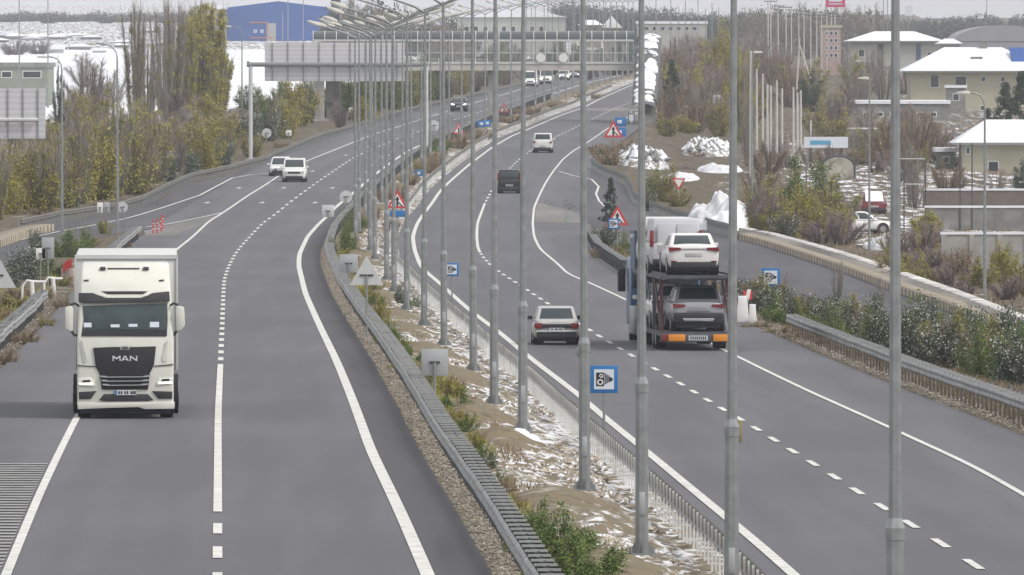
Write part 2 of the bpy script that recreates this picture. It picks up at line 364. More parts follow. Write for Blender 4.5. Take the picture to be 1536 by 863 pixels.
# ---------------------------------------------------------------- median strip: rough, lumpy soil with snow
def median():
    rws = np.concatenate([srows(120, 420, .5), srows(420, 700, 1.0), srows(700, 1300, 2), srows(1300, 2200, 6)])
    n = 40; t = np.linspace(0, 1, n)[None, :]
    A = (at(Rl, rws) + 1.08)[:, None]; B = (at(RCl, rws) - .55)[:, None]
    X = A + (B - A) * t; Y = np.repeat(rws[:, None], n, 1); Z = zg(X, Y)
    e = np.clip(np.minimum(X - A, B - X) / 1.6, 0, 1)
    W = np.maximum(B - A, .1)
    # heaps of soil round the lamp posts
    mound = np.zeros_like(X)
    for (mx, my) in POLES:
        mound = np.maximum(mound, .42 * np.exp(-((X - mx + .5) / .95) ** 2 - ((Y - my + 3) / 5.0) ** 2))
    lump = (fbm(X / .9, Y / 1.6, 4) - .47) * .5 + (fbm(X / .28, Y / .5, 3) - .43) * .16
    Z = Z + e * (lump * np.clip(1 - mound * 1.8, .15, 1) + mound - .05)
    snow = .485 + .16 * (fbm(X / 1.2, Y / 9) - .5) - mound * .75
    snow -= .22 * np.clip(1 - (X - A) / (.32 * W), 0, 1)
    m = ground_mat('median_soil', [(.1, .085, .06), (.22, .18, .12), (.17, .15, .11), (.36, .32, .25)], snowc=(.7, .7, .72), nscale=1.0, yscale=.5)
    tag(grid_mesh('median_ground', np.stack([X, Y, Z], -1), m, attrs={'snow': snow}), kind='structure')
# lamp posts in the median (x, y)
POLES = [onY(1343, 161)[:2], onY(1097, 204)[:2], onY(963, 228)[:2]]
for px, py in [(877, 758), (784, 668), (741, 627), (710, 571), (666, 533), (636, 503), (610, 479), (591, 450), (580, 431), (562, 399), (555, 386)]:
    h = .5 * (hL + hR); Y = Y_from_row(h, py); POLES.append(((px - 768) / F * Y, Y))
Y = POLES[-1][1] + 36
while Y < 1990:
    POLES.append((float(.5 * (at(Rl, Y) + at(RCl, Y))) + .15 * math.sin(Y), Y)); Y += 38 + 2 * math.sin(Y)
median()
# ---------------------------------------------------------------- carriageways
def strip(name, xa, xb, ya, yb, dz, m, step=4.0, zfun=None, nx=2, parent=None, wear=None):
    ys = np.arange(ya, yb + step * .5, step); ys[-1] = yb
    A = at(xa, ys) if not np.isscalar(xa) else xa + 0 * ys; B = at(xb, ys)
    t = np.linspace(0, 1, nx)[None, :]; X = A[:, None] * (1 - t) + B[:, None] * t; Yg = np.repeat(ys[:, None], nx, 1)
    return grid_mesh(name, np.stack([X, Yg, zg(X, Yg) + dz], -1), m, smooth=False, parent=parent, attrs={'wear': wear(X, Yg)} if wear else None)
def st(o): return tag(o, kind='structure')
def wheel_wear(X, Y, L3):
    a, b, c = [at(v, Y) for v in L3]; w = 0 * X
    for l, r in ((a, b), (b, c)):
        for f in (.25, .75):
            w = w - .09 * np.exp(-((X - (l + (r - l) * f)) / .38) ** 2)
        w = w - .05 * np.exp(-((X - (l + r) / 2) / .3) ** 2)
    w = w + .10 * np.exp(-(np.minimum(np.abs(X - a + .5), np.abs(X - c - .4)) / .5) ** 2)
    w = w + .05 * (fbm(X / 3.0 + 5, Y / 55, 3) - .45)
    return w
st(strip('carriageway', Ll - 3.05, Rl + 1.1, 90, 2500, .03, M_['asphalt'], nx=70, wear=lambda X, Y: wheel_wear(X, Y, (Ll, Dl, Rl))))
st(strip('carriageway', RCl - .85, RCr + 3.0, 90, 2500, .03, M_['asphalt'], nx=70, wear=lambda X, Y: wheel_wear(X, Y, (RCl, RCd, RCr))))
st(strip('road_shoulder', Rl + .14, Rl + 1.1, 90, 1020, .036, M_['asphalt_dark'], nx=12, wear=lambda X, Y: .55 * np.exp(-(X - at(Rl, Y) - .14) / .16) + .25 * (fbm(X / .4, Y / 9) - .45)))
def poly_sheet(name, left, right, dz, m, h=None, step=None):
    """left/right: traced photo points of the two borders of a road sheet, matched one to one"""
    L = [G(*p) for p in left]; R = [G(*p) for p in right]
    def res(P, n=60):
        P = np.array(P); d = np.concatenate([[0], np.cumsum(np.linalg.norm(np.diff(P[:, :2], axis=0), axis=1))]); s = np.linspace(0, d[-1], n)
        return np.stack([np.interp(s, d, P[:, 0]), np.interp(s, d, P[:, 1])], 1)
    a, b = res(L), res(R); t = np.linspace(0, 1, 7)[None, :, None]
    XY = a[:, None, :] * (1 - t) + b[:, None, :] * t
    Z = zg(XY[..., 0], XY[..., 1]) + dz
    return grid_mesh(name, np.concatenate([XY, Z[..., None]], -1), m, smooth=False)
# slip road that joins on the left
st(poly_sheet('slip_road', [(-160, 396), (0, 350), (30, 345), (86, 334), (177, 318), (216, 309), (250, 294), (287, 276), (339, 265), (385, 252)],
              [(-120, 452), (0, 408), (60, 386), (120, 366), (165, 352), (219, 345), (262, 338), (318, 329), (380, 292), (425, 262)], .02, M_['asphalt_old']))
# side road on the right
st(poly_sheet('side_road', [(885, 212), (889, 243), (920, 262), (950, 290), (975, 312), (1010, 330), (1105, 352), (1211, 389), (1334, 432), (1478, 490), (1640, 560)],
              [(800, 250), (806, 300), (830, 330), (880, 352), (920, 372), (975, 395), (1080, 425), (1180, 455), (1334, 505), (1470, 570), (1600, 640)], .022, M_['asphalt_old']))
st(poly_sheet('worn_road_patch', [(806, 305), (803, 320), (803, 335)], [(838, 312), (868, 322), (876, 336)], .042, M_['patch']))
st(strip('road_band', RCl + 0, RCr + 3.0, 1418, 1450, .036, M_['patch']))
# gore and other worn surface on the left
st(poly_sheet('worn_road_patch', [(218, 354), (216, 347), (250, 340), (318, 325)], [(262, 354), (275, 347), (300, 340), (330, 325)], .036, M_['patch']))
# painted lines
def edge_line(x, wd, ya, yb, m=M_['paint'], dz=.046):
    xs = x + .05 * 0
    return st(strip('road_marking', xs - wd / 2, xs + wd / 2, ya, yb, dz, m, step=3.0))
edge_line(Ll, .17, 90, 2400); edge_line(Rl, .24, 90, 2400); edge_line(RCl, .22, 90, 2400); edge_line(RCr, .15, 90, 2400)
def dashes(x, wd, spans, per=12.0, ln=5.5):
    mb = MB()
    for ya, yb, solid in spans:
        Y = ya
        while Y < yb:
            e = yb if solid else Y + ln
            s = Y
            while s < e - .01:
                q = min(s + 3, e); a, b = float(at(x, s)), float(at(x, q))
                mb.add([(a - wd / 2, s, zg(a, s) + .046), (a + wd / 2, s, zg(a, s) + .046), (b + wd / 2, q, zg(b, q) + .046), (b - wd / 2, q, zg(b, q) + .046)], [(0, 1, 2, 3)]); s = q
            Y = e if solid else Y + per
    st(mb.build('road_marking', M_['paint']))
dashes(Dl, .17, [(120, 256, False), (257, 392, True), (398, 2300, False)], 12)
ya, yb = Y_from_row(hR, 380), Y_from_row(hR, 306)
dashes(RCd, .16, [(120, ya - 6, False), (ya, yb, True), (yb + 6, 2300, False)], 11.4, 5.0)
def px_line(pts, wd, dz=.05, m=None):
    P = [G(*p) for p in pts]; mb = MB()
    Q = []
    for i in range(len(P) - 1):
        n = max(1, int(abs(P[i + 1][1] - P[i][1]) / 4))
        for k in range(n): t = k / n; Q.append((P[i][0] * (1 - t) + P[i + 1][0] * t, P[i][1] * (1 - t) + P[i + 1][1] * t))
    Q.append(P[-1][:2])
    for i in range(len(Q) - 1):
        (a, s), (b, q) = Q[i], Q[i + 1]; dx, dy = b - a, q - s; l = math.hypot(dx, dy); nx, ny = dy / l * wd / 2, -dx / l * wd / 2
        mb.add([(a - nx, s - ny, zg(a - nx, s - ny) + dz), (a + nx, s + ny, zg(a + nx, s + ny) + dz), (b + nx, q + ny, zg(b + nx, q + ny) + dz), (b - nx, q - ny, zg(b - nx, q - ny) + dz)], [(0, 1, 2, 3)])
    st(mb.build('road_marking', m or M_['paint']))
px_line([(-20, 374), (0, 367), (86, 349), (156, 336), (193, 328), (261, 307), (300, 294), (349, 268), (378, 263), (402, 261)], .17)
px_line([(219, 342), (248, 338), (334, 320)], .17)
px_line([(887, 270), (898, 281), (894, 292), (899, 303), (912, 315)], .15)
px_line([(838, 258), (862, 265), (887, 270)], .15)
# lane arrows painted on the road
mb = MB()
def arrow(mb, x, Y, yaw):
    pts = [(-.08, 0), (.08, 0), (.08, 3.2), (.32, 3.0), (0, 5.2), (-.32, 3.0), (-.08, 3.2)]
    c, s = math.cos(yaw), math.sin(yaw); v = []
    for a, b in pts:
        b = -b; X, Yp = x + a * c - b * s, Y + a * s + b * c; v.append((X, Yp, float(zg(X, Yp)) + .05))
    mb.add(v, [(0, 1, 2, 6), (5, 6, 2, 3), (5, 3, 4)])
for row, xs in [(304, (313, 395, 474)), (282, (360, 427, 500)), (257, (470, 535)), (233, (520, 585)), (212, (590, 640)), (196, (620, 668)), (183, (662, 705))]:
    for x in xs:
        X, Yp, _ = G(x, row); sl = float(at(Dl, Yp + 5) - at(Dl, Yp - 5)) / 10; arrow(mb, X, Yp, math.atan(-sl))
st(mb.build('road_marking', M_['paint']))
# worn cross stripes on the left shoulder
mb = MB(); Y = 150.0
while Y < 284:
    b = float(at(Ll, Y)) - .14; a = b - 2.8; mb.add([(a, Y, zg(a, Y) + .046), (b, Y, zg(b, Y) + .046), (b, Y + .75, zg(b, Y) + .046), (a, Y + .75, zg(a, Y) + .046)], [(0, 1, 2, 3)]); Y += 1.6
st(mb.build('road_marking', M_['paint_worn']))

# ---------------------------------------------------------------- guardrails
def resample(P, step):
    P = np.array(P, float); d = np.concatenate([[0], np.cumsum(np.linalg.norm(np.diff(P[:, :2], axis=0), axis=1))])
    n = max(2, int(d[-1] / step) + 1); s = np.linspace(0, d[-1], n)
    return np.stack([np.interp(s, d, P[:, 0]), np.interp(s, d, P[:, 1])], 1)
def guardrail(P, side, label, cat='guardrail', step=2.0, depth=.42, cross=True, wob=.03, mrail=None, mpost=None, group='steel guardrails along the roads', h=.78, postw=.05, gap=False):
    """P polyline (x,y); beam faces +side of travel direction (side=1: left of direction). """
    Q = resample(P, step); n = len(Q); mrail = mrail or M_['rail']; mpost = mpost or M_['darksteel']
    d = np.gradient(Q, axis=0); d /= np.linalg.norm(d, axis=1)[:, None]; N = np.stack([-d[:, 1], d[:, 0]], 1) * side
    Z = zg(Q[:, 0], Q[:, 1]); dzw = wob * (fbm(np.arange(n) * .23, np.zeros(n) + 3.3) - .5) * 2
    lat = wob * 1.2 * (fbm(np.arange(n) * .31, np.zeros(n) + 9.3) - .5) * 2
    o0 = Q[0]; root = empty('guardrail', (float(o0[0]), float(o0[1]), float(Z[0])), 0, label, cat, group)
    off = np.array([o0[0], o0[1], Z[0]])
    prof = [(0, .31), (.045, .27), (.06, .22), (.015, .17), (.015, .14), (.06, .09), (.045, .04), (0, 0), (-.012, .02), (-.012, .29)]
    def beam(name, back, flip):
        m = len(prof); V = np.zeros((n, m + 1, 3))
        for k in range(m + 1):
            a, b = prof[k % m]; a = a * flip + lat - back
            V[:, k, 0] = Q[:, 0] + N[:, 0] * a; V[:, k, 1] = Q[:, 1] + N[:, 1] * a; V[:, k, 2] = Z + h - .31 + b + dzw
        grid_mesh(name, V - off, mrail, root, smooth=False)
    beam('rail_beam', 0, 1)
    # posts and crossbars: one mesh each for the hundred nearest, the rest as one part
    near = np.argsort(Q[:, 1] + np.abs(Q[:, 0]) * .1); vis = [i for i in near if Q[i, 1] > 205]
    main = vis[:100]; rest = [i for i in range(n) if i not in set(main)]
    def post_shape(i, mb, loc=(0, 0, 0)):
        x, y = Q[i] - N[i] * ((.02 + postw) if not cross else .22); x -= loc[0]; y -= loc[1]; z = Z[i] - loc[2]
        mb.box(x - postw, x + postw, y - .04, y + .04, z - .25, z + h - .02)
        if cross:
            a = Q[i] - N[i] * .06 - np.array(loc[:2]); b = Q[i] - N[i] * (depth - .03) - np.array(loc[:2])
            mb.add([(*a, z + h - .22), (*b, z + h - .22), (*b, z + h - .03), (*a, z + h - .03)], [(0, 1, 2, 3)]) if not gap else None
    def bar_shape(i, mb, loc=(0, 0, 0)):
        a = Q[i] - N[i] * .02; b = Q[i] - N[i] * (depth - .02); z = Z[i] + h - loc[2] + dzw[i]
        a = a - np.array(loc[:2]); b = b - np.array(loc[:2]); t = d[i] * .04
        v = [(*(a - t), z - .028), (*(b - t), z - .028), (*(b + t), z - .028), (*(a + t), z - .028), (*(a - t), z + .012), (*(b - t), z + .012), (*(b + t), z + .012), (*(a + t), z + .012)]
        mb.add(v, [(0, 3, 2, 1), (4, 5, 6, 7), (0, 1, 5, 4), (1, 2, 6, 5), (2, 3, 7, 6), (3, 0, 4, 7)])
    for name, fn, m in (('post', post_shape, mpost), ('crossbar', bar_shape, M_['bar'])):
        if name == 'crossbar' and not cross: continue
        for i in main:
            loc = (float(Q[i, 0]), float(Q[i, 1]), float(Z[i])); mb = MB(); fn(i, mb, loc); o = mb.build(name, m, root); o.location = Vector(loc) - Vector(off)
        if rest:
            mb = MB()
            for i in rest: fn(i, mb, off)
            tag(mb.build(name, m, root), kind='stuff')
    return root
def ypath(x, a, b, st=10): return [(float(at(x, y)), float(y)) for y in np.arange(a, b + .1, st)]
M_['raildull_shaded'] = mat('rail_back_shaded', (.17, .17, .15), .7, .2, var=.2, scale=2)  # dull rail steel, darkened so the beam's shaded back is in the colour
M_['postlight'] = mat('post_steel_light', (.72, .72, .7), .5, .3, var=.2, scale=3)
guardrail(ypath(Rl + 1.42, 150, 1560), 1, 'long steel guardrail with ladder-like crossbars on the left edge of the median')
guardrail(ypath(RCl - 1.25, 150, 1700), -1, 'long guardrail with close light posts on the right edge of the median', cross=False, mpost=M_['postlight'], mrail=M_['raildull_shaded'], postw=.021, step=1.95)
guardrail(ypath(RCr + 3.5, 150, Y_from_row(hR, 497)), 1, postw=.028, label= 'steel guardrail along the outer right shoulder, ending by the white barrier', mpost=mat('rusty_post', (.1, .085, .075), .8, var=.3), gap=True)
left_end = Y_from_row(hL, 462)
guardrail(ypath(Ll - 3.45, 150, left_end), -1, 'pale wavy steel guardrail on the left shoulder beside the white lorry', wob=.09)
nose = [G(*p)[:2] for p in [(172, 395), (190, 377), (203, 366), (212, 360)]]
guardrail([(x, y) for x, y in nose], -1, 'short snow-dusted guardrail at the nose where the slip road joins, behind the lorry', wob=.06)
out = [G(*p)[:2] for p in [(31, 348), (91, 335), (177, 321), (216, 310), (250, 292), (287, 275), (339, 264), (399, 248), (415, 240), (482, 212), (563, 188), (631, 168), (700, 152), (760, 138), (850, 117)]]
guardrail(out, -1, 'long curving guardrail outside the slip road, in front of the yellowish bushes', step=2.4, cross=False, mpost=M_['galv'], postw=.06, mrail=M_['raildull_shaded'])
sr = [G(*p)[:2] for p in [(885, 356), (902, 385), (928, 403), (944, 414)]]
guardrail(sr, 1, 'short white guardrail at the gore left of the car transporter, under the merge warning sign', wob=.04)
sr = [G(*p)[:2] for p in [(889, 252), (902, 262), (920, 270), (941, 279), (950, 296), (954, 306), (975, 318), (1010, 330), (1060, 345), (1105, 358)]]
guardrail(sr, 1, 'curving guardrail outside the side road on the right, in front of the snow heaps', step=2.4, cross=False, mpost=M_['galv'], postw=.06, mrail=M_['raildull_shaded'])
# retaining kerb wall along the side road
def kerb_wall(px, label, hgt, top, m, name='retaining_kerb', cat='retaining wall', g=None):
    Q = resample([G(*p)[:2] for p in px], 4); d = np.gradient(Q, axis=0); d /= np.linalg.norm(d, axis=1)[:, None]; N = np.stack([d[:, 1], -d[:, 0]], 1)
    Z = zg(Q[:, 0], Q[:, 1]); off = np.array([*Q[0], Z[0]]); V = np.zeros((len(Q), 5, 3))
    for k, (a, b) in enumerate([(0, -.3), (0, hgt), (top, hgt + .03), (top + .5, hgt + .03), (top + .5, -.3)]):
        a = a * (1 if N[0, 0] > 0 else -1); V[:, k, 0] = Q[:, 0] + N[:, 0] * a; V[:, k, 1] = Q[:, 1] + N[:, 1] * a; V[:, k, 2] = Z + b
    o = grid_mesh(name, V - off, m, smooth=False); o.location = off; tag(o, label, cat, g); return o
def blockmat():
    m, t, b = principled('kerb_blocks'); b.inputs['Roughness'].default_value = .9
    g = t.nodes.new('ShaderNodeNewGeometry'); wv = t.nodes.new('ShaderNodeTexWave'); wv.bands_direction = 'Y'; wv.inputs['Scale'].default_value = .1; wv.inputs['Distortion'].default_value = 0
    n = t.nodes.new('ShaderNodeTexNoise'); n.inputs['Scale'].default_value = 1.5; n.inputs['Detail'].default_value = 6
    t.links.new(g.outputs['Position'], wv.inputs[0]); t.links.new(g.outputs['Position'], n.inputs['Vector'])
    r = t.nodes.new('ShaderNodeValToRGB'); r.color_ramp.elements[0].color = (.13, .1, .07, 1); r.color_ramp.elements[1].color = (.4, .35, .26, 1)
    r.color_ramp.elements[0].position = .3; r.color_ramp.elements[1].position = .6
    ad = t.nodes.new('ShaderNodeMath'); ad.operation = 'MULTIPLY_ADD'; ad.inputs[1].default_value = .5; t.links.new(wv.outputs[1], ad.inputs[0]); t.links.new(n.outputs[0], ad.inputs[2])
    ad2 = t.nodes.new('ShaderNodeMath'); ad2.operation = 'MULTIPLY'; ad2.inputs[1].default_value = .62; t.links.new(ad.outputs[0], ad2.inputs[0])
    t.links.new(ad2.outputs[0], r.inputs[0]); t.links.new(r.outputs[0], b.inputs['Base Color']); return m
M_['kerbblock'] = blockmat()
kerb_wall([(1108, 360), (1150, 371), (1211, 391), (1270, 411), (1334, 436), (1415, 464), (1478, 495), (1560, 530)], 'low stone kerb wall along the far side of the side road on the right', .34, .25, M_['kerbblock'])
kerb_wall([(-40, 372), (0, 358), (25, 351), (44, 347)], 'low stone kerb at the left end of the slip road guardrail', .4, 1.0, M_['kerbblock'])
# ---------------------------------------------------------------- rocks and snow clods: stuff
def rocks(name, pts, size, m, label, cat):
    n = len(pts); base = np.array([(1, 0, 0), (0, 1, 0), (-1, 0, 0), (0, -1, 0), (0, 0, 1), (0, 0, -1)], float)
    tri = np.array([(0, 1, 4), (1, 2, 4), (2, 3, 4), (3, 0, 4), (1, 0, 5), (2, 1, 5), (3, 2, 5), (0, 3, 5)])
    V = base[None] * (size * rng.uniform(.4, 1.3, (n, 1)))[:, :, None] * rng.uniform(.6, 1.3, (n, 6, 1))
    a = rng.uniform(0, 6.3, n); c, s = np.cos(a)[:, None], np.sin(a)[:, None]
    X = V[..., 0] * c - V[..., 1] * s; Yv = V[..., 0] * s + V[..., 1] * c; V = np.stack([X, Yv, V[..., 2] * .8], -1) + np.array(pts)[:, None, :]
    T = V[:, tri, :].reshape(-1, 3)
    o = quads_mesh(name, T, m, k=3); tag(o, label, cat, kind='stuff'); return o
def mpoints(n, f0, f1, ya, yb, power=1.6):
    u = rng.random(n) ** power; Y = ya + (yb - ya) * u; t = rng.uniform(f0, f1, n)
    A = at(Rl, Y) + 1.1; B = at(RCl, Y) - .9; X = A + (B - A) * t; return X, Y
X, Y = mpoints(26000, .3, 1.0, 195, 900)
keep = vnoise(X / 1.3, Y / 8) * .6 + vnoise(X / .5, Y / 2.5) * .4 > .56
for (mx, my) in POLES[:14]: keep &= ((X - mx) / 1.0) ** 2 + ((Y - my - 2) / 6) ** 2 > 1
X, Y = X[keep], Y[keep]; h = len(X) // 4
rocks('snow_clods', np.stack([X[:h], Y[:h], zg(X[:h], Y[:h]) + .03], 1), .06, M_['snow'], 'small clods of old snow lying over the gravel of the median', 'snow')
rocks('gravel_stones', np.stack([X[h:], Y[h:], zg(X[h:], Y[h:]) + .04], 1), .06, mat('gravel', (.38, .33, .27), .95, var=.6, scale=2), 'loose brown and grey stones scattered over the median', 'gravel')
def edge_stones(x, w_, ya, yb, n, nm, lab, m, sz=.035):
    Y = ya + (yb - ya) * rng.random(n) ** 1.5; X = at(x, Y) + rng.uniform(0, w_, n); rocks(nm, np.stack([X, Y, zg(X, Y) + .04], 1), sz, m, lab, 'gravel')
M_['gravel2'] = mat('edge_gravel', (.27, .24, .2), .95, var=.6, scale=2.5)
edge_stones(Rl + 1.1, .85, 195, 800, 15000, 'edge_gravel', 'loose gravel under the guardrail on the left edge of the median', M_['gravel2'])
edge_stones(RCr + 3.05, 1.2, 195, 520, 7000, 'edge_gravel', 'loose gravel and old leaves along the outer right shoulder', M_['gravel2'], .04)
edge_stones(Ll - 4.2, 1.0, 230, 560, 3500, 'edge_gravel', 'loose gravel along the left shoulder under the wavy guardrail', M_['gravel2'], .04)
# ================================================================= lamp posts
ORD = ['nearest', 'second nearest', 'third nearest', 'fourth nearest', 'fifth nearest', 'sixth nearest', 'seventh nearest', 'eighth nearest', 'ninth nearest', 'tenth nearest', 'eleventh nearest', 'twelfth nearest', 'thirteenth nearest', 'fourteenth nearest', 'fifteenth nearest', 'sixteenth nearest', 'seventeenth nearest', 'eighteenth nearest', 'nineteenth nearest', 'twentieth nearest']
def ordn(i, word='nearest'):
    names = ['first', 'second', 'third', 'fourth', 'fifth', 'sixth', 'seventh', 'eighth', 'ninth', 'tenth', 'eleventh', 'twelfth', 'thirteenth', 'fourteenth', 'fifteenth', 'sixteenth', 'seventeenth', 'eighteenth', 'nineteenth', 'twentieth']
    tens = {2: 'twenty', 3: 'thirty', 4: 'forty', 5: 'fifty', 6: 'sixty', 7: 'seventy', 8: 'eighty'}
    tth = {2: 'twentieth', 3: 'thirtieth', 4: 'fortieth', 5: 'fiftieth', 6: 'sixtieth', 7: 'seventieth', 8: 'eightieth'}
    if i < 20: return names[i]
    t, u = divmod(i + 1, 10)
    return tth[t] if u == 0 else tens[t] + '-' + names[u - 1]
def lamp_proto():
    r = empty('lamp_post')
    mb = MB(); mb.tube([(0, 0, 0), (0, 0, 2.9)], [.125, .118], 8); mb.tube([(0, 0, 2.85), (0, 0, 3.0), (0, 0, 3.12)], [.13, .13, .088], 8); mb.build('lower_section', M_['galv'], r)
    mb = MB(); mb.tube([(0, 0, 3.05), (0, 0, 11.3)], [.088, .046], 8); mb.build('upper_section', M_['galv'], r)
    mb = MB(); mb.box(-.26, .26, -.26, .26, 0, .03)
    for a, b in ((-.2, -.2), (.2, -.2), (.2, .2), (-.2, .2)): mb.tube([(a, b, 0), (a, b, .12)], .02, 6)
    for k in range(4):
        c, s = math.cos(k * math.pi / 2), math.sin(k * math.pi / 2)
        mb.add([(c * .1, s * .1, .03), (c * .24, s * .24, .03), (c * .11, s * .11, .25)], [(0, 1, 2)])
    mb.build('base_plate', M_['galv'], r)
    MB().box(-.05, .05, -.135, -.112, .7, 1.1).build('service_hatch', M_['signback'], r, bevel=.008)
    for sgn in (-1, 1):
        mb = MB(); mb.tube([(0, 0, 11.2), (sgn * .35, 0, 11.42), (sgn * 1.3, 0, 11.75), (sgn * 2.0, 0, 11.95)], [.05, .045, .038, .034], 8); mb.build('arm', M_['galv'], r)
        mb = MB(); pr = [(-.0, -.05), (.3, -.09), (.72, -.05), (.78, .0), (.6, .09), (.25, .12), (0, .06)]
        P = [(sgn * (1.9 + a), 11.95 + a * .33 + b) for a, b in pr]; mb.prism(P, -.14, .14)
        h = mb.build('lamp_head', M_['lamp'], r, bevel=.03)
        mb = MB(); P = [(sgn * (2.2 + a), 11.95 + (.3 + a) * .33 + b) for a, b in [(0, -.1), (.4, -.07), (.4, -.12), (0, -.15)]]; mb.prism(P, -.1, .1); mb.build('lamp_lens', M_['lens'], h)
    return r
M_['lamp'] = mat('lamp_housing', (.7, .69, .63), .5, .1, var=.08)
M_['lens'] = mat('lamp_lens', (.5, .52, .52), .2)
proto = lamp_proto()
def surround(i, n):
    return ordn(i)
near_txt = {0: 'thickest lamp post, nearest of all, crossing the right half of the photo',
            1: 'tall steel lamp post crossing just right of the car transporter', 2: 'tall steel lamp post crossing the left side of the car transporter',
            3: 'tall steel lamp post just left of the large blue camera sign', 4: 'tall steel lamp post with a snow heap round its foot, left of the small hatchback'}
for i, (x, y) in enumerate(POLES):
    o = proto if i == 0 else copy_tree(proto)
    sl = float(at(RCl, y + 5) - at(RCl, y - 5)) / 10
    o.location = (x, y, float(zg(x, y)) + (.30 if y < 900 else .05)); o.rotation_euler = (R_(.15 * math.sin(i * 2.1)), R_(.22 * math.sin(i * 1.7)), math.atan(-sl))
    o['label'] = near_txt.get(i, f'two-armed street lamp in the median, {ordn(i)} from the camera'); o['category'] = 'lamp post'; o['group'] = 'two-armed lamp posts along the median'
# snow heap round one foot
def heap(name, c, rx, ry, h, m, label, cat, n=40, rough=.25, group=None, seed=0, pw=1.0):
    u = np.linspace(-1, 1, n); U, V = np.meshgrid(u, u); r = np.sqrt(U ** 2 + V ** 2)
    prof = np.clip(1 - r, 0, 1) ** pw * (1.4 - .4 * np.clip(1 - r, 0, 1))
    z = h * prof * (1 - rough / 2 + rough * (fbm(U * 3 + seed, V * 3 + seed * 2) - .4) * 2) + h * .12 * (fbm(U * 9 + seed, V * 9) - .45) * (r < .95)
    X = U * rx; Y = V * ry; Z = zg(c[0] + X, c[1] + Y) - c[2] + z - .06
    o = grid_mesh(name, np.stack([X, Y, Z], -1), m); o.location = c; return tag(o, label, cat, group)
for i, hp in ((4, .5), (3, .3), (6, .25), (7, .25)):
    x, y = POLES[i]; heap('snow_heap', (x, y, float(zg(x, y)) + .22), .75 if i == 4 else .5, 2.4, hp, M_['snow'], f'small white heap of snow round the foot of the {ordn(i)} median lamp post', 'snow heap', group='snow heaps at lamp feet', seed=i)
# tilted bracket box on posts
x, y = POLES[1]; s = F / y
o = MB().box(.10, .17, -.05, .05, 4.0, 4.35).build('cable_box', M_['rusty'] if 'rusty' in M_ else mat('box_olive', (.25, .22, .1), .7), bevel=.01); o.location = (x, y, float(zg(x, y)) - .95)
tag(o, 'small olive cable box strapped to the lamp post right of the car transporter', 'cable box')
o = MB().box(-.17, .13, -.05, .05, 3.45, 3.5).box(-.16, -.1, -.06, .06, 3.38, 3.56).build('clamp_bracket', M_['galv'], bevel=.01); x, y = POLES[3]; o.location = (x, y, float(zg(x, y)) - .35)
tag(o, 'steel clamp bracket on the lamp post beside the blue camera sign', 'bracket')
# single-arm road lamps
def single_lamp(px, base, top, armpx, label, Yov=None, curved=True, col=None, r0=.1):
    g = G(px, base) if Yov is None else onY(px, Yov); s = F / g[1]; z0 = g[2]; ztop = ray(px, top, g[1])[2] - z0; ax = armpx / s
    r = empty('roadside_lamp', g, 0, label, 'lamp post', 'one-armed lamp posts beside the roads'); m = col or M_['galv']
    MB().tube([(0, 0, -.4), (0, 0, ztop * .93)], [r0, r0 * .5], 8).build('pole', m, r)
    MB().box(-.2, .2, -.2, .2, -.1, .04).build('base_plate', m, r)
    mb = MB(); q = ztop * .93; mb.tube([(0, 0, q), (ax * .06, 0, q + ztop * .03), (ax * .3, 0, q + ztop * .06), (ax * .65, 0, ztop), (ax, 0, ztop * 1.003)], r0 * .42, 7); mb.build('arm', m, r)
    mb = MB(); d = 1 if ax > 0 else -1; mb.prism([(ax, ztop - .07), (ax + d * .6, ztop - .03), (ax + d * .62, ztop + .05), (ax + d * .2, ztop + .11), (ax, ztop + .07)], -.13, .13); mb.build('lamp_head', M_['lamp'], r, bevel=.02)
    return r
single_lamp(93, 352, 86, -22, 'tall one-armed lamp post rising from the green bush beside the slip road')
single_lamp(176, 356, 66, -32, 'tall one-armed lamp post behind the round sign back near the nose of the slip road')
single_lamp(363, 182, 40, -16, 'pale lamp post on the snowy field just left of the back of the gantry sign', col=M_['conc_pale'] if 'conc_pale' in M_ else None)
single_lamp(29, 175, -60, -20, 'thin distant lamp post above the grey-green building at the far left')
single_lamp(72, 165, -30, -16, 'thin distant lamp post right of the grey-green building at the far left')
single_lamp(1128, 345, 79, 2, 'thin lamp post with a small round head standing behind the transporter beside the snow heap', r0=.09)
single_lamp(1304, 378, 118, -1, 'slim pole rising past the parked red car', r0=.08)
single_lamp(1276, 150, 92, 8, 'small lamp post in front of the pale apartment house')
single_lamp(1477, 452, 140, -22, 'curved-arm lamp post in front of the concrete block wall at right', r0=.09)
# plain poles right side
M_['conc_pale'] = mat('pale_concrete_pole', (.52, .5, .47), .85, var=.12)
def utility(px, base, top, label, Y=None, cross=0, w_=.13, m=None, name='utility_pole', g='concrete poles in the yard on the right'):
    gg = G(px, base) if Y is None else onY(px, Y); z = ray(px, top, gg[1])[2] - gg[2]
    r = empty(name, gg, 0, label, 'pole', g); m = m or M_['conc_pale']
    MB().tube([(0, 0, -.3), (0, 0, z)], [w_, w_ * .7], 8).build('pole_shaft', m, r)
    MB().tube([(0, 0, z), (0, 0, z + .06)], [w_ * .8, w_ * .5], 8).build('pole_cap', m, r)
    for k in range(cross):
        mb = MB(); zz = z - .35 - k * 1.1; mb.box(-1.0, 1.0, -.06, .06, zz - .06, zz + .06)
        c = mb.build('crossarm', M_['darksteel'], r)
        for a in (-.9, -.45, .45, .9): MB().tube([(a, 0, zz), (a, 0, zz + .26)], [.05, .035], 6).build('insulator', M_['conc_dark'], c)
    return r
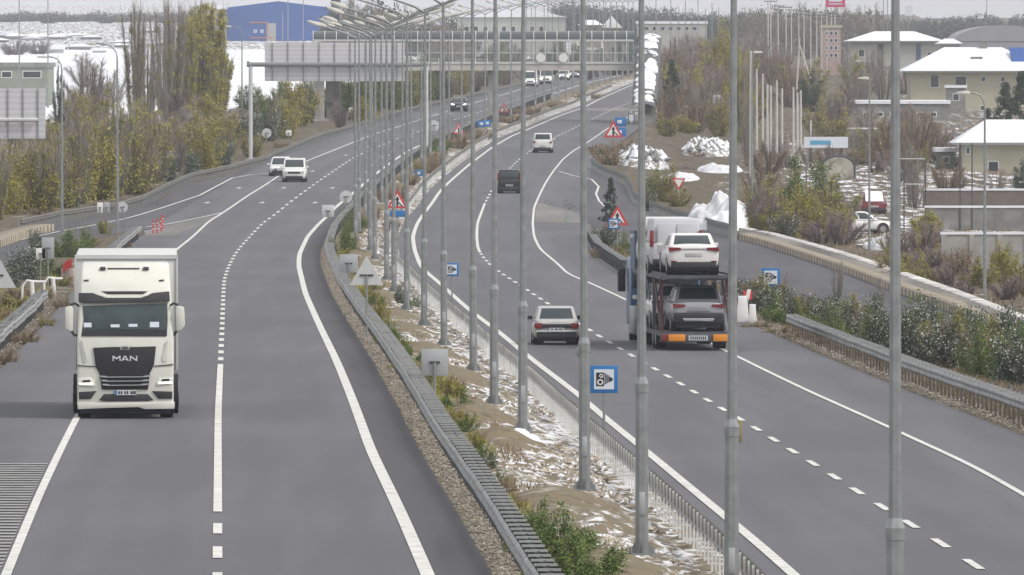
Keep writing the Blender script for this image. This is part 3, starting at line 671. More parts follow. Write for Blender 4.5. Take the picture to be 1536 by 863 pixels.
P1 = [(1126, 300, 78), (1135, 225, 105), (1144, 222, 112), (1151, 232, 128), (1156, 242, 130), (1165, 246, 122), (1173, 250, 134), (1190, 238, 132), (1196, 240, 140), (1201, 244, 137), (1216, 225, 182), (1141, 108, 53)]
for i, (x, b, t) in enumerate(P1):
    utility(x, b, t, f'pale plain concrete pole in the yard beside the brown scrub, {ordn(i)} of its row')
P2 = [(1152, 118, -8, 1), (1156, 100, -12, 2), (1167, 110, 6, 2), (1179, 95, 8, 1), (1187, 110, 12, 2), (1198, 100, 18, 1), (1206, 100, 14, 1), (1216, 95, 20, 1), (1225, 100, 16, 2), (1232, 96, 20, 1), (1240, 96, 18, 1), (1252, 112, 22, 1), (1247, 100, 18, 1)]
for i, (x, b, t, c) in enumerate(P2):
    utility(x, b, t, f'dark-topped power pole with crossarms on the far hillside, {ordn(i)} from the left', Y=1950 + 35 * i, cross=c, g='power poles on the far hillside', name='power_pole')
# A-frame pole
g = onY(1195, 1650); r = empty('braced_pole', g, 0, 'leaning concrete pole with a slanting brace on the rise right of the yard', 'pole'); s = F / g[1]
zt = ray(1195, 56, g[1])[2] - g[2]; MB().tube([(-.1, 0, 0), (.35, 0, zt)], [.15, .1], 8).build('pole_shaft', M_['conc_pale'], r)
MB().tube([(.3, 0, zt * .9), (2.4, 0, zt * .12)], [.1, .1], 8).build('brace', M_['conc_pale'], r)
# thin far poles above the footbridge and behind
FP = [(432, 62, -15), (455, 63, 0), (424, 62, 20), (790, 60, -5), (797, 60, 8), (822, 55, 0), (862, 60, 5), (870, 60, 14), (905, 55, -6), (915, 55, 8), (925, 60, 4), (984, 60, -5), (1006, 70, 0), (1018, 68, 10), (1028, 75, 2), (1038, 80, 12), (1047, 80, 0), (1058, 85, 15), (1068, 85, 5), (1078, 85, 12), (1480, 48, -30), (1325, 55, -10), (1331, 55, -6), (1340, 60, -12)]
for i, (x, b, t) in enumerate(FP):
    utility(x, b, t, f'thin grey mast far beyond the footbridge, {ordn(i)} counting from the left', Y=2100 + 40 * (i % 7), w_=.1, m=M_['galv'], name='distant_mast', g='thin masts on the far horizon')

# ================================================================= signs
def post(r, h, m=None, rad=.035): return MB().tube([(0, 0, -.2), (0, 0, h)], rad, 8).build('post', m or M_['galv'], r)
def camera_face(r, w_, zc, y=-.03):
    h = w_ / 2; MB().box(-h, h, y - .02, y + .02, zc - h, zc + h).build('sign_plate', M_['blue'], r, bevel=w_ * .03)
    q = h * .72; MB().box(-q, q, y - .028, y - .021, zc - q, zc + q).build('white_panel', M_['pale'], r)
    mb = MB(); yb, yf = y - .036, y - .029
    mb.prism([(-q * .78, zc - q * .68), (-q * .0, zc - q * .68), (-q * .0, zc + q * .68), (-q * .78, zc + q * .68)], yb, yf)
    for k in range(5): mb.box(q * .08 + q * .1 * k, q * .13 + q * .1 * k, yb, yf, zc - q * (.5 - .06 * k), zc + q * (.62 - .06 * k))
    mb.prism([(q * .55, zc - q * .25), (q * .88, zc - q * .12), (q * .88, zc + q * .12), (q * .55, zc + q * .25)], yb, yf)
    p = mb.build('camera_symbol', M_['black'], r)
    mb = MB()
    def ring(cx, cz, R1, R2, n=20):
        vs = []; fs = []
        for k in range(n):
            a = 2 * math.pi * k / n; vs += [(cx + R1 * math.cos(a), yb - .003, cz + R1 * math.sin(a)), (cx + R2 * math.cos(a), yb - .003, cz + R2 * math.sin(a))]
        for k in range(n): j = (k + 1) % n; fs.append((2 * k, 2 * k + 1, 2 * j + 1, 2 * j))
        mb.add(vs, fs)
    ring(-q * .38, zc - q * .28, q * .3, q * .18); ring(-q * .28, zc + q * .35, q * .2, q * .11); mb.build('lens_mark', M_['white'], p)
M_['pale'] = mat('sign_white', (.66, .7, .76), .5, var=.04)
def camera_sign(px, base, w_, zc, label, rot=0, Y=None):
    g = G(px, base) if Y is None else onY(px, Y); r = empty('speed_camera_sign', g, rot, label, 'road sign', 'blue speed camera signs'); post(r, zc + w_ / 2 - .02); camera_face(r, w_, zc); return r
def tri_warning(r, w_, zc, y=-.03, up=True):
    H = w_ * .87; s_ = 1 if up else -1
    def T(k, yy0, yy1, m, nm, dz=0):
        w2, h2 = w_ * k / 2, H * k; cz = zc - s_ * H / 6 * 0
        return MB().prism([(-w2, cz - s_ * h2 / 3), (w2, cz - s_ * h2 / 3), (0, cz + s_ * h2 * 2 / 3)], yy0, yy1).build(nm, m, r)
    T(1, y - .015, y + .015, M_['red'], 'sign_plate'); T(.66, y - .024, y - .016, M_['white'], 'white_panel')
    if up:
        mb = MB(); k = w_ * .3; a, b = y - .032, y - .025; z = zc
        mb.prism([(-.16 * k, z - .62 * k), (.16 * k, z - .62 * k), (.16 * k, z + .35 * k), (.34 * k, z + .35 * k), (0, z + .95 * k), (-.34 * k, z + .35 * k), (-.16 * k, z + .35 * k)], a, b)
        mb.prism([(.17 * k, z + .05 * k), (.17 * k, z - .2 * k), (.62 * k, z - .62 * k), (.9 * k, z - .62 * k)], a, b); mb.build('merge_symbol', M_['black'], r)
def plate(r, nm, x0, x1, z0, z1, m, y=-.03): return MB().box(x0, x1, y - .012, y + .012, z0, z1).build(nm, m, r, bevel=.01)
camera_sign(906, 674, .68, 1.72, 'large blue speed camera sign between the median lamp posts, nearest of its kind')
camera_sign(678, 455, .56, 1.42, 'small blue speed camera sign behind the median guardrail, halfway to the bend')
camera_sign(1156, 461, .78, 1.28, 'blue speed camera sign above the end of the outer guardrail, right of the transporter')
r = empty('warning_sign', G(926, 383), 0, 'red and white merge warning triangle above a small blue camera sign, left of the transporter', 'road sign', 'merge warning triangles'); post(r, 2.3); tri_warning(r, 1.2, 1.95); 
c = empty('camera_plate', (-.2, -.06, 0)); c.parent = r; camera_face(c, .58, 1.68)
r = empty('warning_sign', G(596, 380), 0, 'red and white warning triangle over a blue plate, behind the far median lamp posts', 'road sign', 'merge warning triangles'); post(r, 3.2); tri_warning(r, 1.15, 2.75); plate(r, 'blue_plate', -.42, .42, 1.95, 2.3, M_['blue'])
for px, b, zz, w_, lab in [(688, 212, 1.0, 1.15, 'warning triangle in the median, left of the two small blue plates'), (756, 180, 1.1, 1.15, 'warning triangle in the median beyond the blue plates, near the footbridge'), (920, 228, 1.75, 1.7, 'warning triangle beside the right road just in front of the stair tower')]:
    r = empty('warning_sign', G(px, b), 0, 'red bordered ' + lab, 'road sign', 'merge warning triangles'); post(r, zz + .4, mat('brown_post', (.2, .13, .1), .8)); tri_warning(r, w_, zz)
for px, b, x0, z0, hgt, wd, lab in [(628, 275, 0, .5, .5, .6, 'small blue and white plate low in the far median grass'), (722, 207, 0, 1.0, .6, .8, 'blue plate on a thin white post in the far median'), (731, 204, 0, .9, .6, .7, 'dark blue plate just right of the other blue plate in the far median')]:
    g = G(px, b); r = empty('blue_sign', g, 0, lab, 'road sign', 'small blue signs far off'); post(r, z0 + hgt); plate(r, 'sign_plate', -wd / 2, wd / 2, z0, z0 + hgt, M_['blue']); plate(r, 'white_mark', -wd * .2, wd * .2, z0 + hgt * .3, z0 + hgt * .7, M_['pale'], y=-.05)
g = G(931, 222); r = empty('blue_sign', g, 0, 'pair of stacked blue plates with white marks in front of the stair tower', 'road sign', 'small blue signs far off'); post(r, 2.7)
for k, z0 in enumerate((1.0, 1.9)): plate(r, 'sign_plate', -.5, .5, z0, z0 + .8, M_['blue']); plate(r, 'white_mark', -.3, .1, z0 + .25, z0 + .55, M_['pale'], y=-.05)
g = G(1018, 306); r = empty('yield_sign', g, 0, 'faded red and white give way triangle pointing down, left of the snow heaps', 'road sign'); post(r, 1.6, M_['white']); tri_warning(r, 1.0, 1.55, up=False)
# backs of signs for the oncoming side
def back(px, base, w_, zc, shape, label, Y=None, h_=None, m=None, tilt=0):
    g = G(px, base) if Y is None else onY(px, Y); r = empty('sign_back', g, 0, label, 'road sign', 'signs seen from behind'); post(r, zc); m = m or M_['signback']; h_ = h_ or w_
    if shape == 'round': p = MB().disc((0, zc), w_ / 2, .04, .06).build('sign_plate', m, r)
    elif shape == 'tri': p = MB().prism([(-w_ / 2, zc - w_ * .29), (w_ / 2, zc - w_ * .29), (0, zc + w_ * .58)], .04, .06).build('sign_plate', m, r)
    elif shape == 'tridown': p = MB().prism([(-w_ / 2, zc + w_ * .29), (w_ / 2, zc + w_ * .29), (0, zc - w_ * .58)], .04, .06).build('sign_plate', m, r)
    else: p = MB().box(-w_ / 2, w_ / 2, .04, .06, zc - h_ / 2, zc + h_ / 2).build('sign_plate', m, r, bevel=.01)
    MB().box(-w_ * .2, w_ * .2, .035 - .03, .04, zc - .03, zc + .03).build('bracket', M_['darksteel'], r); r.rotation_euler = (0, R_(tilt), 0); return r
M_['signback2'] = mat('sign_back_pale', (.6, .61, .61), .45, .2, var=.06)
back(652, 632, .66, 1.46, 'sq', 'nearest square grey sign back, at the left edge of the median')
back(550, 508, 1.15, 2.15, 'tri', 'pale triangular sign back standing over the green scrub of the median', m=M_['signback2'])
back(523, 452, .76, 1.55, 'sq', 'square grey sign back just left of and beyond the triangular one')
back(519, 332, .8, 1.55, 'round', 'round pale sign back at the bend of the left guardrail', m=M_['signback2'])
back(492, 341, .75, 1.0, 'sq', 'square pale sign back left of the round one at the bend', m=M_['signback2'])
back(651, 215, 1.0, 1.6, 'round', 'small round pale sign back in the far median, beside a dark lamp post', m=M_['signback2'])
back(555, 262, .5, 2.1, 'tridown', 'small pale triangular sign back pointing down near the far lamp posts', m=M_['signback2'])
back(-8, 502, 1.5, 2.05, 'tri', 'large triangular sign back cut by the left edge of the photo', m=M_['signback2'])
back(72, 432, .55, 1.75, 'sq', 'grey rectangular sign back among the bushes left of the lorry', h_=.95)
back(61, 432, .42, 1.5, 'sq', 'small white sign back overlapping the grey one left of the lorry', h_=.5, m=M_['white'])
back(150, 352, .34, 1.6, 'sq', 'narrow white sign back in front of the slip road guardrail', h_=.62, m=M_['white'])
back(160, 352, .36, 1.6, 'sq', 'narrow grey sign back beside the white one at the slip road', h_=.66)
back(191, 346, .66, 1.45, 'round', 'round tilted pale sign back beside the lamp post at the nose', m=M_['signback2'], tilt=-12)
back(242, 272, .52, 1.25, 'sq', 'small white shield-like sign back behind the slip road guardrail', h_=.62, m=M_['white'])
back(400, 222, .85, 1.3, 'round', 'round white sign back just left of the footbridge pier', m=M_['signback2'])
back(433, 220, .5, 1.2, 'sq', 'tiny white sign back between round sign and footbridge pier', m=M_['white'])
back(527, 188, .5, 1.5, 'sq', 'tiny white plate in the green trees right of the footbridge pier', m=M_['white'])
back(1186, 428 - 20, .3, .3, 'sq', 'small low plate near the kerb', m=M_['white']) if False else None
# big sign on a gantry, seen from behind
def panel_back(name, r, x0, x1, z0, z1, nrib, y=0):
    m, t, b = principled('ribbed_panel'); b.inputs['Roughness'].default_value = .5; b.inputs['Metallic'].default_value = .15
    tc = t.nodes.new('ShaderNodeTexCoord'); wv = t.nodes.new('ShaderNodeTexWave'); wv.bands_direction = 'Z'; wv.inputs['Scale'].default_value = .9; t.links.new(tc.outputs['Object'], wv.inputs[0])
    rr = t.nodes.new('ShaderNodeValToRGB'); rr.color_ramp.elements[0].color = (.58, .58, .6, 1); rr.color_ramp.elements[1].color = (.68, .67, .69, 1); t.links.new(wv.outputs[1], rr.inputs[0]); t.links.new(rr.outputs[0], b.inputs['Base Color'])
    MB().box(x0, x1, y, y + .06, z0, z1).build('sign_panel', m, r)
    for k in range(nrib):
        x = x0 + (x1 - x0) * (k + .5) / nrib; MB().box(x - .03, x + .03, y - .08, y - .002, z0 + .02, z1 - .02).build('rib', M_['galv'], r)
Yg = 1075.0; s = F / Yg; L0 = onY(376, Yg); L1 = onY(640, Yg)
zz = lambda py, Yq: ray(768, py, Yq)[2]
r = empty('gantry_sign', (L0[0], Yg, L0[2]), 0, 'long gantry across the left road carrying a large ribbed sign seen from behind', 'gantry'); W = L1[0] - L0[0]
hb = zz(97, Yg) - L0[2]
MB().tube([(0, 0, -.3), (0, 0, hb + .1)], .17, 10).build('leg', M_['signback2'], r); MB().tube([(W, 0, L1[2] - L0[2] - .3), (W, 0, hb + .1)], .14, 10).build('leg', M_['signback2'], r)
MB().box(-.4, .4, -.4, .4, -.2, .15).build('footing', M_['concrete'], r)
mb = MB(); mb.tube([(-.3, 0, hb), (W + .1, 0, hb)], .2, 8); mb.build('beam', M_['galv'], r)
panel_back('p', r, 21 / s, 231 / s, hb - 25 / s, hb + 33 / s, 9, y=.35)
mb = MB(); mb.box(-.32, -.1, -.1, .1, hb - .2, hb + .25); mb.build('end_plate', M_['darksteel'], r)
Yg = 800.0; s = F / Yg; g0 = onY(-70, Yg); r = empty('cantilever_sign', g0, 0, 'large ribbed sign on a cantilever arm seen from behind at the left edge', 'gantry')
x0 = (0 + 70) / s; hb = zz(180, Yg) - g0[2]
MB().tube([(0, 0, -.3), (0, 0, hb + .2)], .2, 10).build('leg', M_['signback2'], r); MB().tube([(0, 0, hb), ((57 + 70) / s, 0, hb)], .13, 8).build('beam', M_['signback2'], r)
panel_back('p', r, (-22 + 70) / s, (68 + 70) / s, zz(208, Yg) - g0[2], zz(133, Yg) - g0[2], 4, y=.3)

# ================================================================= footbridge
YB = 1330.0; sb = F / YB
def bx(px): return (px - 768) / sb
def bz(py): return ray(768, py, YB)[2]
M_['bridge_white'] = mat('bridge_white', (.6, .6, .58), .6, var=.08)
M_['bridge_beam'] = mat('bridge_beam', (.5, .49, .45), .7, var=.12, scale=.8)
m, t, b = principled('tinted_sheet'); b.inputs['Base Color'].default_value = (.07, .085, .09, 1); b.inputs['Roughness'].default_value = .25; M_['tint'] = m
m, t, b = principled('clear_sheet'); b.inputs['Base Color'].default_value = (.5, .55, .56, 1); b.inputs['Roughness'].default_value = .2; b.inputs['Alpha'].default_value = .07; M_['clear'] = m
br = empty('footbridge', (bx(740), YB, 0), 0, 'covered footbridge with white posts and a dark curved roof across both roads', 'footbridge')
ox = bx(740)
xl, xr = bx(470), bx(985)
MB().box(xl - ox, xr - ox, -1.4, 1.4, bz(106), bz(94)).build('deck_girder', M_['bridge_beam'], br)
MB().box(xl - ox, xr - ox, -1.48, -1.402, bz(96), bz(93)).build('deck_edge', M_['bridge_white'], br)
for y_ in (-1.4, 1.4): MB().box(xl - ox, bx(950) - ox, y_ - .05, y_ + .05, bz(62.3), bz(59.5)).build('eave_beam', M_['bridge_white'], br)
mb = MB(); n = 8; arc = [(1.42 * -math.cos(math.pi * k / n), bz(60) + (bz(47) - bz(60)) * math.sin(math.pi * k / n)) for k in range(n + 1)]
for k in range(n):
    (a, za), (c, zc_) = arc[k], arc[k + 1]; mb.add([(xl - ox, a, za), (bx(952) - ox, a, za), (bx(952) - ox, c, zc_), (xl - ox, c, zc_)], [(0, 1, 2, 3)])
mb.build('roof', M_['tint'], br, smooth=True)
k = 0; x = 470.0
while x < 952:
    X = bx(x) - ox; mb = MB(); mb.tube([(X, a, z_ + .02) for a, z_ in arc], .045, 6); mb.build('roof_rib', M_['bridge_white'], br)
    for y_ in (-1.36, 1.36): MB().box(X - .045, X + .045, y_ - .035, y_ + .035, bz(94), bz(61)).build('wall_post', M_['bridge_white'], br)
    x += 17.4
for y_ in (-1.36, 1.36):
    MB().box(xl - ox, xr - ox, y_ - .03, y_ + .03, bz(80), bz(79)).build('handrail', M_['bridge_white'], br)
    MB().box(xl - ox + .05, xr - ox - .05, y_ - .008, y_ + .008, bz(93), bz(62.4)).build('glazing', M_['clear'], br)
for px, wpx in ((479, 15), (738, 12), (977, 10)):
    X = bx(px) - ox; zb = float(zg(bx(px), YB)) - .3; MB().box(X - wpx / sb / 2, X + wpx / sb / 2, -.5, .5, zb, bz(106)).build('pier', M_['concrete'], br, bevel=.05)
    MB().box(X - wpx / sb, X + wpx / sb, -.9, .9, zb, zb + .5).build('pier_footing', M_['concrete'], br)
for px in (811, 845):
    X = bx(px) - ox; MB().disc((X, bz(87)), .47, -1.62, -1.58).build('round_sign', M_['white'], br)
# left stair block behind the gantry
MB().box(bx(488) - ox, bx(510) - ox, 2.0, 6.0, bz(155), bz(107)).build('stair_landing', M_['conc_dark'], br)
MB().box(bx(489) - ox, bx(500) - ox, 3, 3.6, bz(196), bz(155)).build('pier', M_['concrete'], br)
# covered stair running down towards the camera on the right
sm = mat('snowy_roof_sheet', (.3, .31, .32), .5, var=.1)
def snowroof():
    m, t, b = principled('roof_with_snow'); b.inputs['Roughness'].default_value = .6
    g = t.nodes.new('ShaderNodeNewGeometry'); n = t.nodes.new('ShaderNodeTexNoise'); n.inputs['Scale'].default_value = .7; n.inputs['Detail'].default_value = 5
    t.links.new(g.outputs['Position'], n.inputs['Vector'])
    sx = t.nodes.new('ShaderNodeSeparateXYZ'); t.links.new(g.outputs['Normal'], sx.inputs[0])
    ad = t.nodes.new('ShaderNodeMath'); ad.operation = 'MULTIPLY_ADD'; ad.inputs[1].default_value = .75; t.links.new(sx.outputs[2], ad.inputs[0]); t.links.new(n.outputs['Fac'], ad.inputs[2])
    mr = t.nodes.new('ShaderNodeMapRange'); mr.inputs[1].default_value = 1.13; mr.inputs[2].default_value = 1.18; t.links.new(ad.outputs[0], mr.inputs[0])
    mx = t.nodes.new('ShaderNodeMix'); mx.data_type = 'RGBA'; mx.inputs[6].default_value = (.1, .1, .11, 1); mx.inputs[7].default_value = (.82, .84, .88, 1)
    t.links.new(mr.outputs[0], mx.inputs[0]); t.links.new(mx.outputs[2], b.inputs['Base Color']); return m
M_['snowroof'] = snowroof()
stp = empty('stair_tower', (bx(967), 1318, float(zg(bx(967), 1318))), 0, 'covered stairway with a snow-patched curved roof leading down from the right end of the footbridge', 'stairway')
z0 = stp.location.z
pts = [(1330, 50, 974), (1326, 62, 973), (1322, 85, 971), (1318, 105, 970), (1314, 122, 968), (1310, 140, 967), (1306, 156, 966)]
W2 = 1.27; n = 8; V = []
for Yp, py, px in pts:
    X, _, Z = ray(px, py, Yp)
    V.append([(X - stp.location.x - W2 * math.cos(math.pi * k / n), Yp - 1318, Z - z0 - .6 + .6 * math.sin(math.pi * k / n)) for k in range(n + 1)])
grid_mesh('curved_roof', np.array(V), M_['snowroof'], stp)
for row in V:
    MB().tube([(a, b, c + .01) for a, b, c in row], .028, 6).build('roof_rib', M_['galv'], stp)
for s_ in (0, -1):
    mb = MB()
    for i in range(len(V) - 1):
        a, b = V[i][s_], V[i + 1][s_]; mb.add([a, b, (b[0], b[1], b[2] - 2.3), (a[0], a[1], a[2] - 2.3)], [(0, 1, 2, 3)])
    mb.build('side_glazing', M_['clear'], stp)
    a = V[-1][s_]; MB().box(a[0] - .06, a[0] + .06, a[1] - .06, a[1] + .06, 0, a[2]).build('corner_post', M_['bridge_white'], stp)
mb = MB()
for k in range(24):
    t_ = k / 24; Yp = 1304 + t_ * 22 - 1318; zs = t_ * (bz(94) - z0); mb.box(V[0][0][0] + .1, V[0][-1][0] - .1, Yp, Yp + .92, max(zs - .1, 0), zs + .22)
mb.build('steps', M_['conc_dark'], stp)
mb = MB(); mb.box(V[0][0][0], V[0][-1][0], -14.2, -12.2, -.3, .35); mb.build('entrance_plinth', M_['concrete'], stp)
mb = MB()
for zz_ in (.9, 1.3, 1.7): mb.box(V[-1][0][0], V[-1][-1][0] - 1.2, -13.0, -12.95, zz_, zz_ + .05)
mb.build('gate_rail', M_['bridge_white'], stp)
# white frame left of the stair
g = G(947, 188); r = empty('square_frame_sign', g, 0, 'small empty dark square frame standing left of the stairway entrance', 'frame'); mb = MB(); mb.box(-.32, .32, -.04, .04, 1.1, 1.18).box(-.32, -.24, -.04, .04, 0, 1.1).box(.24, .32, -.04, .04, 0, 1.1); mb.build('frame', M_['darksteel'], r); MB().box(-.23, .23, -.02, .02, .45, 1.09).build('panel', M_['pale'], r)
# ================================================================= vehicles
M_['carwhite'] = mat('car_white', (.74, .74, .72), .3, var=.03, coat=.4)
M_['truckwhite'] = mat('lorry_cream_white', (.68, .69, .62), .34, var=.08, coat=.3, scale=1.6)
M_['trailerwhite'] = mat('trailer_grey_white', (.62, .63, .6), .5, var=.08, scale=.8)
M_['silver'] = mat('car_silver', (.38, .38, .41), .3, .35, var=.03, coat=.4)
M_['darkcar'] = mat('car_dark', (.018, .02, .025), .25, .2, var=.1, coat=.5)
M_['redcar'] = mat('car_dark_red', (.18, .02, .03), .3, var=.1, coat=.4)
M_['trim'] = mat('dark_trim', (.03, .03, .035), .6, var=.2)
M_['chrome'] = mat('chrome', (.65, .66, .67), .2, .8, var=.05)
M_['taillight'] = mat('tail_light', (.2, .02, .025), .25, var=.1)
M_['headglass'] = mat('headlight_glass', (.75, .77, .7), .15, var=.05)
M_['lit'] = mat('lit_headlight', (.9, .9, .85), .2, emit=(1, .98, .85), es=3.5)
M_['amber'] = mat('amber_reflector', (.75, .27, .02), .4, var=.05)
M_['plate'] = mat('number_plate', (.6, .62, .62), .5, var=.05)
M_['rim'] = mat('wheel_rim', (.4, .41, .42), .35, .6, var=.1)
def wheel(parent, x, y, r, wd, side, m_rim=None):
    e = MB().cylx(x - wd / 2, x + wd / 2, y, r, r, 20).build('wheel', M_['rubber'], parent, bevel=.02)
    xo = x + side * (wd / 2 + .004); MB().cylx(xo - .012, xo + .012, y, r, r * .62, 14).build('rim', m_rim or M_['rim'], e)
def loft(name, st_, m, parent, sub=1):
    """st_: stations (y, [(x,z)... right half from bottom centre to top centre])"""
    V = []
    for y, half in st_:
        V.append([(-a, y, b) for a, b in half] + [(a, y, b) for a, b in reversed(half)])
    n = len(V[0]); mb = MB(); mb.v = [v for r in V for v in r]
    for i in range(len(V) - 1):
        for k in range(n):
            mb.f.append((i * n + k, i * n + (k + 1) % n, (i + 1) * n + (k + 1) % n, (i + 1) * n + k))
    mb.f.append(tuple(range(n))); mb.f.append(tuple((len(V) - 1) * n + k for k in range(n - 1, -1, -1)))
    return mb.build(name, m, parent, smooth=True, sub=sub)
def make_car(name, L, W, H, kind, body, face='rear', lit=False, plate=True, roofm=None, trim_bumper=False, tl='side', wr=.31):
    """rear bumper at y=0, nose at y=L. Shape by kind: sedan, hatch, suv, van"""
    r = empty(name); hw = W / 2
    P = {  # belt z, cabin rear base y, cabin rear top y, front top y, front base y, bonnet z, deck z, sill
        'sedan': dict(belt=.92, rb=.55, rt=1.35, ft=2.55, fb=3.4, bon=.86, deck=1.04, sill=.2),
        'hatch': dict(belt=.86, rb=.1, rt=.62, ft=2.1, fb=2.85, bon=.82, deck=.86, sill=.2),
        'suv': dict(belt=1.05, rb=.2, rt=.62, ft=2.6, fb=3.4, bon=1.02, deck=1.05, sill=.28),
        'van': dict(belt=1.08, rb=.08, rt=.2, ft=2.7, fb=3.5, bon=1.02, deck=1.08, sill=.22)}[kind]
    k = L / {'sedan': 4.6, 'hatch': 3.9, 'suv': 4.4, 'van': 4.4}[kind]
    for q in ('rb', 'rt', 'ft', 'fb'): P[q] *= k
    sill, belt, deck, bon = P['sill'], P['belt'], P['deck'], P['bon']
    def sec(top, wf, crown=.03, bot=sill):
        w_ = hw * wf; return [(0, bot), (w_ * .86, bot), (w_ * .97, bot + .08), (w_, (bot + top) * .5), (w_ * .985, top - .14), (w_ * .9, top - .02), (w_ * .55, top + crown * .7), (0, top + crown)]
    sts = [(0, sec(deck - .12 if kind == 'sedan' else deck - .04, .9, bot=sill + .14)), (.06, sec(deck - .03, .955, bot=sill + .04)), (.35 * k, sec(deck, .995)), (P['rb'] + .25, sec(max(deck, belt), 1.0)), (L * .45, sec(belt, 1.0)), (P['fb'] - .15, sec(belt - .02, 1.0)),
           (P['fb'] + .25, sec(bon, .985)), (L - .5, sec(bon - .06, .96)), (L - .12, sec(bon - .17, .9, bot=sill + .03)), (L, sec(bon - .3, .78, bot=sill + .14))]
    loft('body', sts, body, r)
    # cabin
    zt = H; rw = hw * (.74 if kind != 'van' else .84); bw = hw * .93
    base = belt - .05
    bm = MB(); 
    def lerp(a, b, t): return a + (b - a) * t
    V = [(-bw, P['rb'], base), (bw, P['rb'], base), (bw, P['fb'], base), (-bw, P['fb'], base), (-rw, P['rt'], zt - .03), (rw, P['rt'], zt - .03), (rw, P['ft'], zt - .05), (-rw, P['ft'], zt - .05)]
    bm.add(V, [(0, 3, 2, 1), (4, 5, 6, 7), (0, 1, 5, 4), (1, 2, 6, 5), (2, 3, 7, 6), (3, 0, 4, 7)])
    bm.build('cabin', roofm or body, r, bevel=.07, seg=3)
    def quad_on(a, b, c, d, u0, u1, v0, v1, off):
        a, b, c, d = map(Vector, (a, b, c, d)); nrm = (b - a).cross(d - a).normalized()
        def p(u, v): return (a.lerp(b, u)).lerp(d.lerp(c, u), v) + nrm * off
        return [p(u0, v0), p(u1, v0), p(u1, v1), p(u0, v1)], nrm
    def pane(nm, a, b, c, d, u0, u1, v0, v1, m=None, off=.006, par=None):
        q, nrm = quad_on(a, b, c, d, u0, u1, v0, v1, off); q2 = [x - nrm * .03 for x in q]
        return MB().add(q + q2, [(0, 1, 2, 3), (7, 6, 5, 4), (0, 4, 5, 1), (1, 5, 6, 2), (2, 6, 7, 3), (3, 7, 4, 0)]).build(nm, m or M_['glass'], par or r, bevel=.012)
    pane('rear_window', V[0], V[1], V[5], V[4], .09, .91, .2, .86)
    pane('windshield', V[2], V[3], V[7], V[6], .07, .93, .14, .9)
    if kind == 'van':
        pane('side_window', V[1], V[2], V[6], V[5], .66, .95, .2, .84); pane('side_window', V[3], V[0], V[4], V[7], .05, .34, .2, .84)
    else:
        for u0, u1 in ((.08, .28), (.31, .58), (.61, .93)):
            pane('side_window', V[1], V[2], V[6], V[5], u0, u1, .2, .86); pane('side_window', V[3], V[0], V[4], V[7], 1 - u1, 1 - u0, .2, .86)
    for s_ in (-1, 1):
        mb = MB(); mb.box(min(s_ * hw * .95, s_ * (hw + .16)), max(s_ * hw * .95, s_ * (hw + .16)), P['fb'] - .42, P['fb'] - .3, belt, belt + .14); mb.build('mirror', M_['trim'] if trim_bumper else body, r, bevel=.03)
        for wy in (.78 * k, L - .85 * k):
            MB().cylx(s_ * (hw - .2) - .19, s_ * (hw - .2) + .19, wy, wr + .02, wr + .07, 20).build('wheel_arch', M_['trim'], r)
            wheel(r, s_ * (hw - .12), wy, wr, .2, s_)
    MB().box(-hw * .82, hw * .82, .12, L - .2, .13, sill + .12).build('underbody_shade_box', M_['black'], r)  # black box added under the body to deepen the contact shade
    # rear face
    MB().box(-hw * .86, hw * .86, -.03, .2, sill + .02, sill + .24).build('bumper', M_['trim'], r, bevel=.04)
    if tl == 'tall':
        for s_ in (-1, 1): MB().box(min(s_ * hw * .84, s_ * hw * .97), max(s_ * hw * .84, s_ * hw * .97), -.02, .2, belt - .18, belt + .38).build('tail_light', M_['taillight'], r, bevel=.02)
    else:
        h0 = deck - .24; wI = .5 if tl == 'wide' else .66
        for s_ in (-1, 1): MB().prism([(s_ * hw * wI, h0 + .05), (s_ * hw * .95, h0), (s_ * hw * .95, h0 + .15), (s_ * hw * wI, h0 + .13)], -.025, .22).build('tail_light', M_['taillight'], r)
    if plate:
        p = MB().box(-.26, .26, -.05, -.032, sill + .3, sill + .41).build('number_plate', M_['plate'], r); mb = MB(); x = -.2
        for wd in (.04, .04, .0, .05, .05, .0, .04, .04, .04):
            if wd: mb.box(x, x + wd * .75, -.054, -.051, sill + .325, sill + .385)
            x += .047
        mb.build('plate_marks', M_['black'], p)
    # nose
    hm = M_['lit'] if lit else M_['headglass']
    for s_ in (-1, 1): MB().prism([(s_ * hw * .5, bon - .28), (s_ * hw * .84, bon - .26), (s_ * hw * .88, bon - .13), (s_ * hw * .52, bon - .19)], L - .2, L + .012).build('headlight', hm, r)
    MB().box(-hw * .5, hw * .5, L - .2, L + .008, bon - .36, bon - .2).build('grille', M_['trim'], r, bevel=.01)
    MB().box(-hw * .72, hw * .72, L - .2, L + .02, sill + .06, sill + .26).build('lower_grille', M_['trim'], r, bevel=.02)
    MB().box(-.26, .26, L + .02, L + .035, sill + .27, sill + .38).build('number_plate', M_['plate'], r)
    return r
def place(r, px, py, h, label, cat='car', group=None, oncoming=False, lane=None, dz=.03, rot=None, Y=None, L=4.4):
    Yc = Y_from_row(h, py) if Y is None else Y; X = (px - 768) / F * Yc; lane = Dl if h is hL else RCd
    sl = float(at(lane, Yc + 8) - at(lane, Yc - 8)) / 16; yaw = math.atan(-sl) if rot is None else rot
    z = float(zg(X, Yc)) + dz
    if oncoming:
        # nose towards the camera: origin (rear) lies L further along
        r.location = (X + L * sl, Yc + L, z); r.rotation_euler = (0, 0, yaw + math.pi)
    else: r.location = (X, Yc, z); r.rotation_euler = (0, 0, yaw)
    p2 = float(zg(X + sl * 10, Yc + 10) - zg(X, Yc)) / 10
    r.rotation_euler[0] = math.atan(p2) * (-1 if oncoming else 1)
    tag(r, label, cat, group); return r
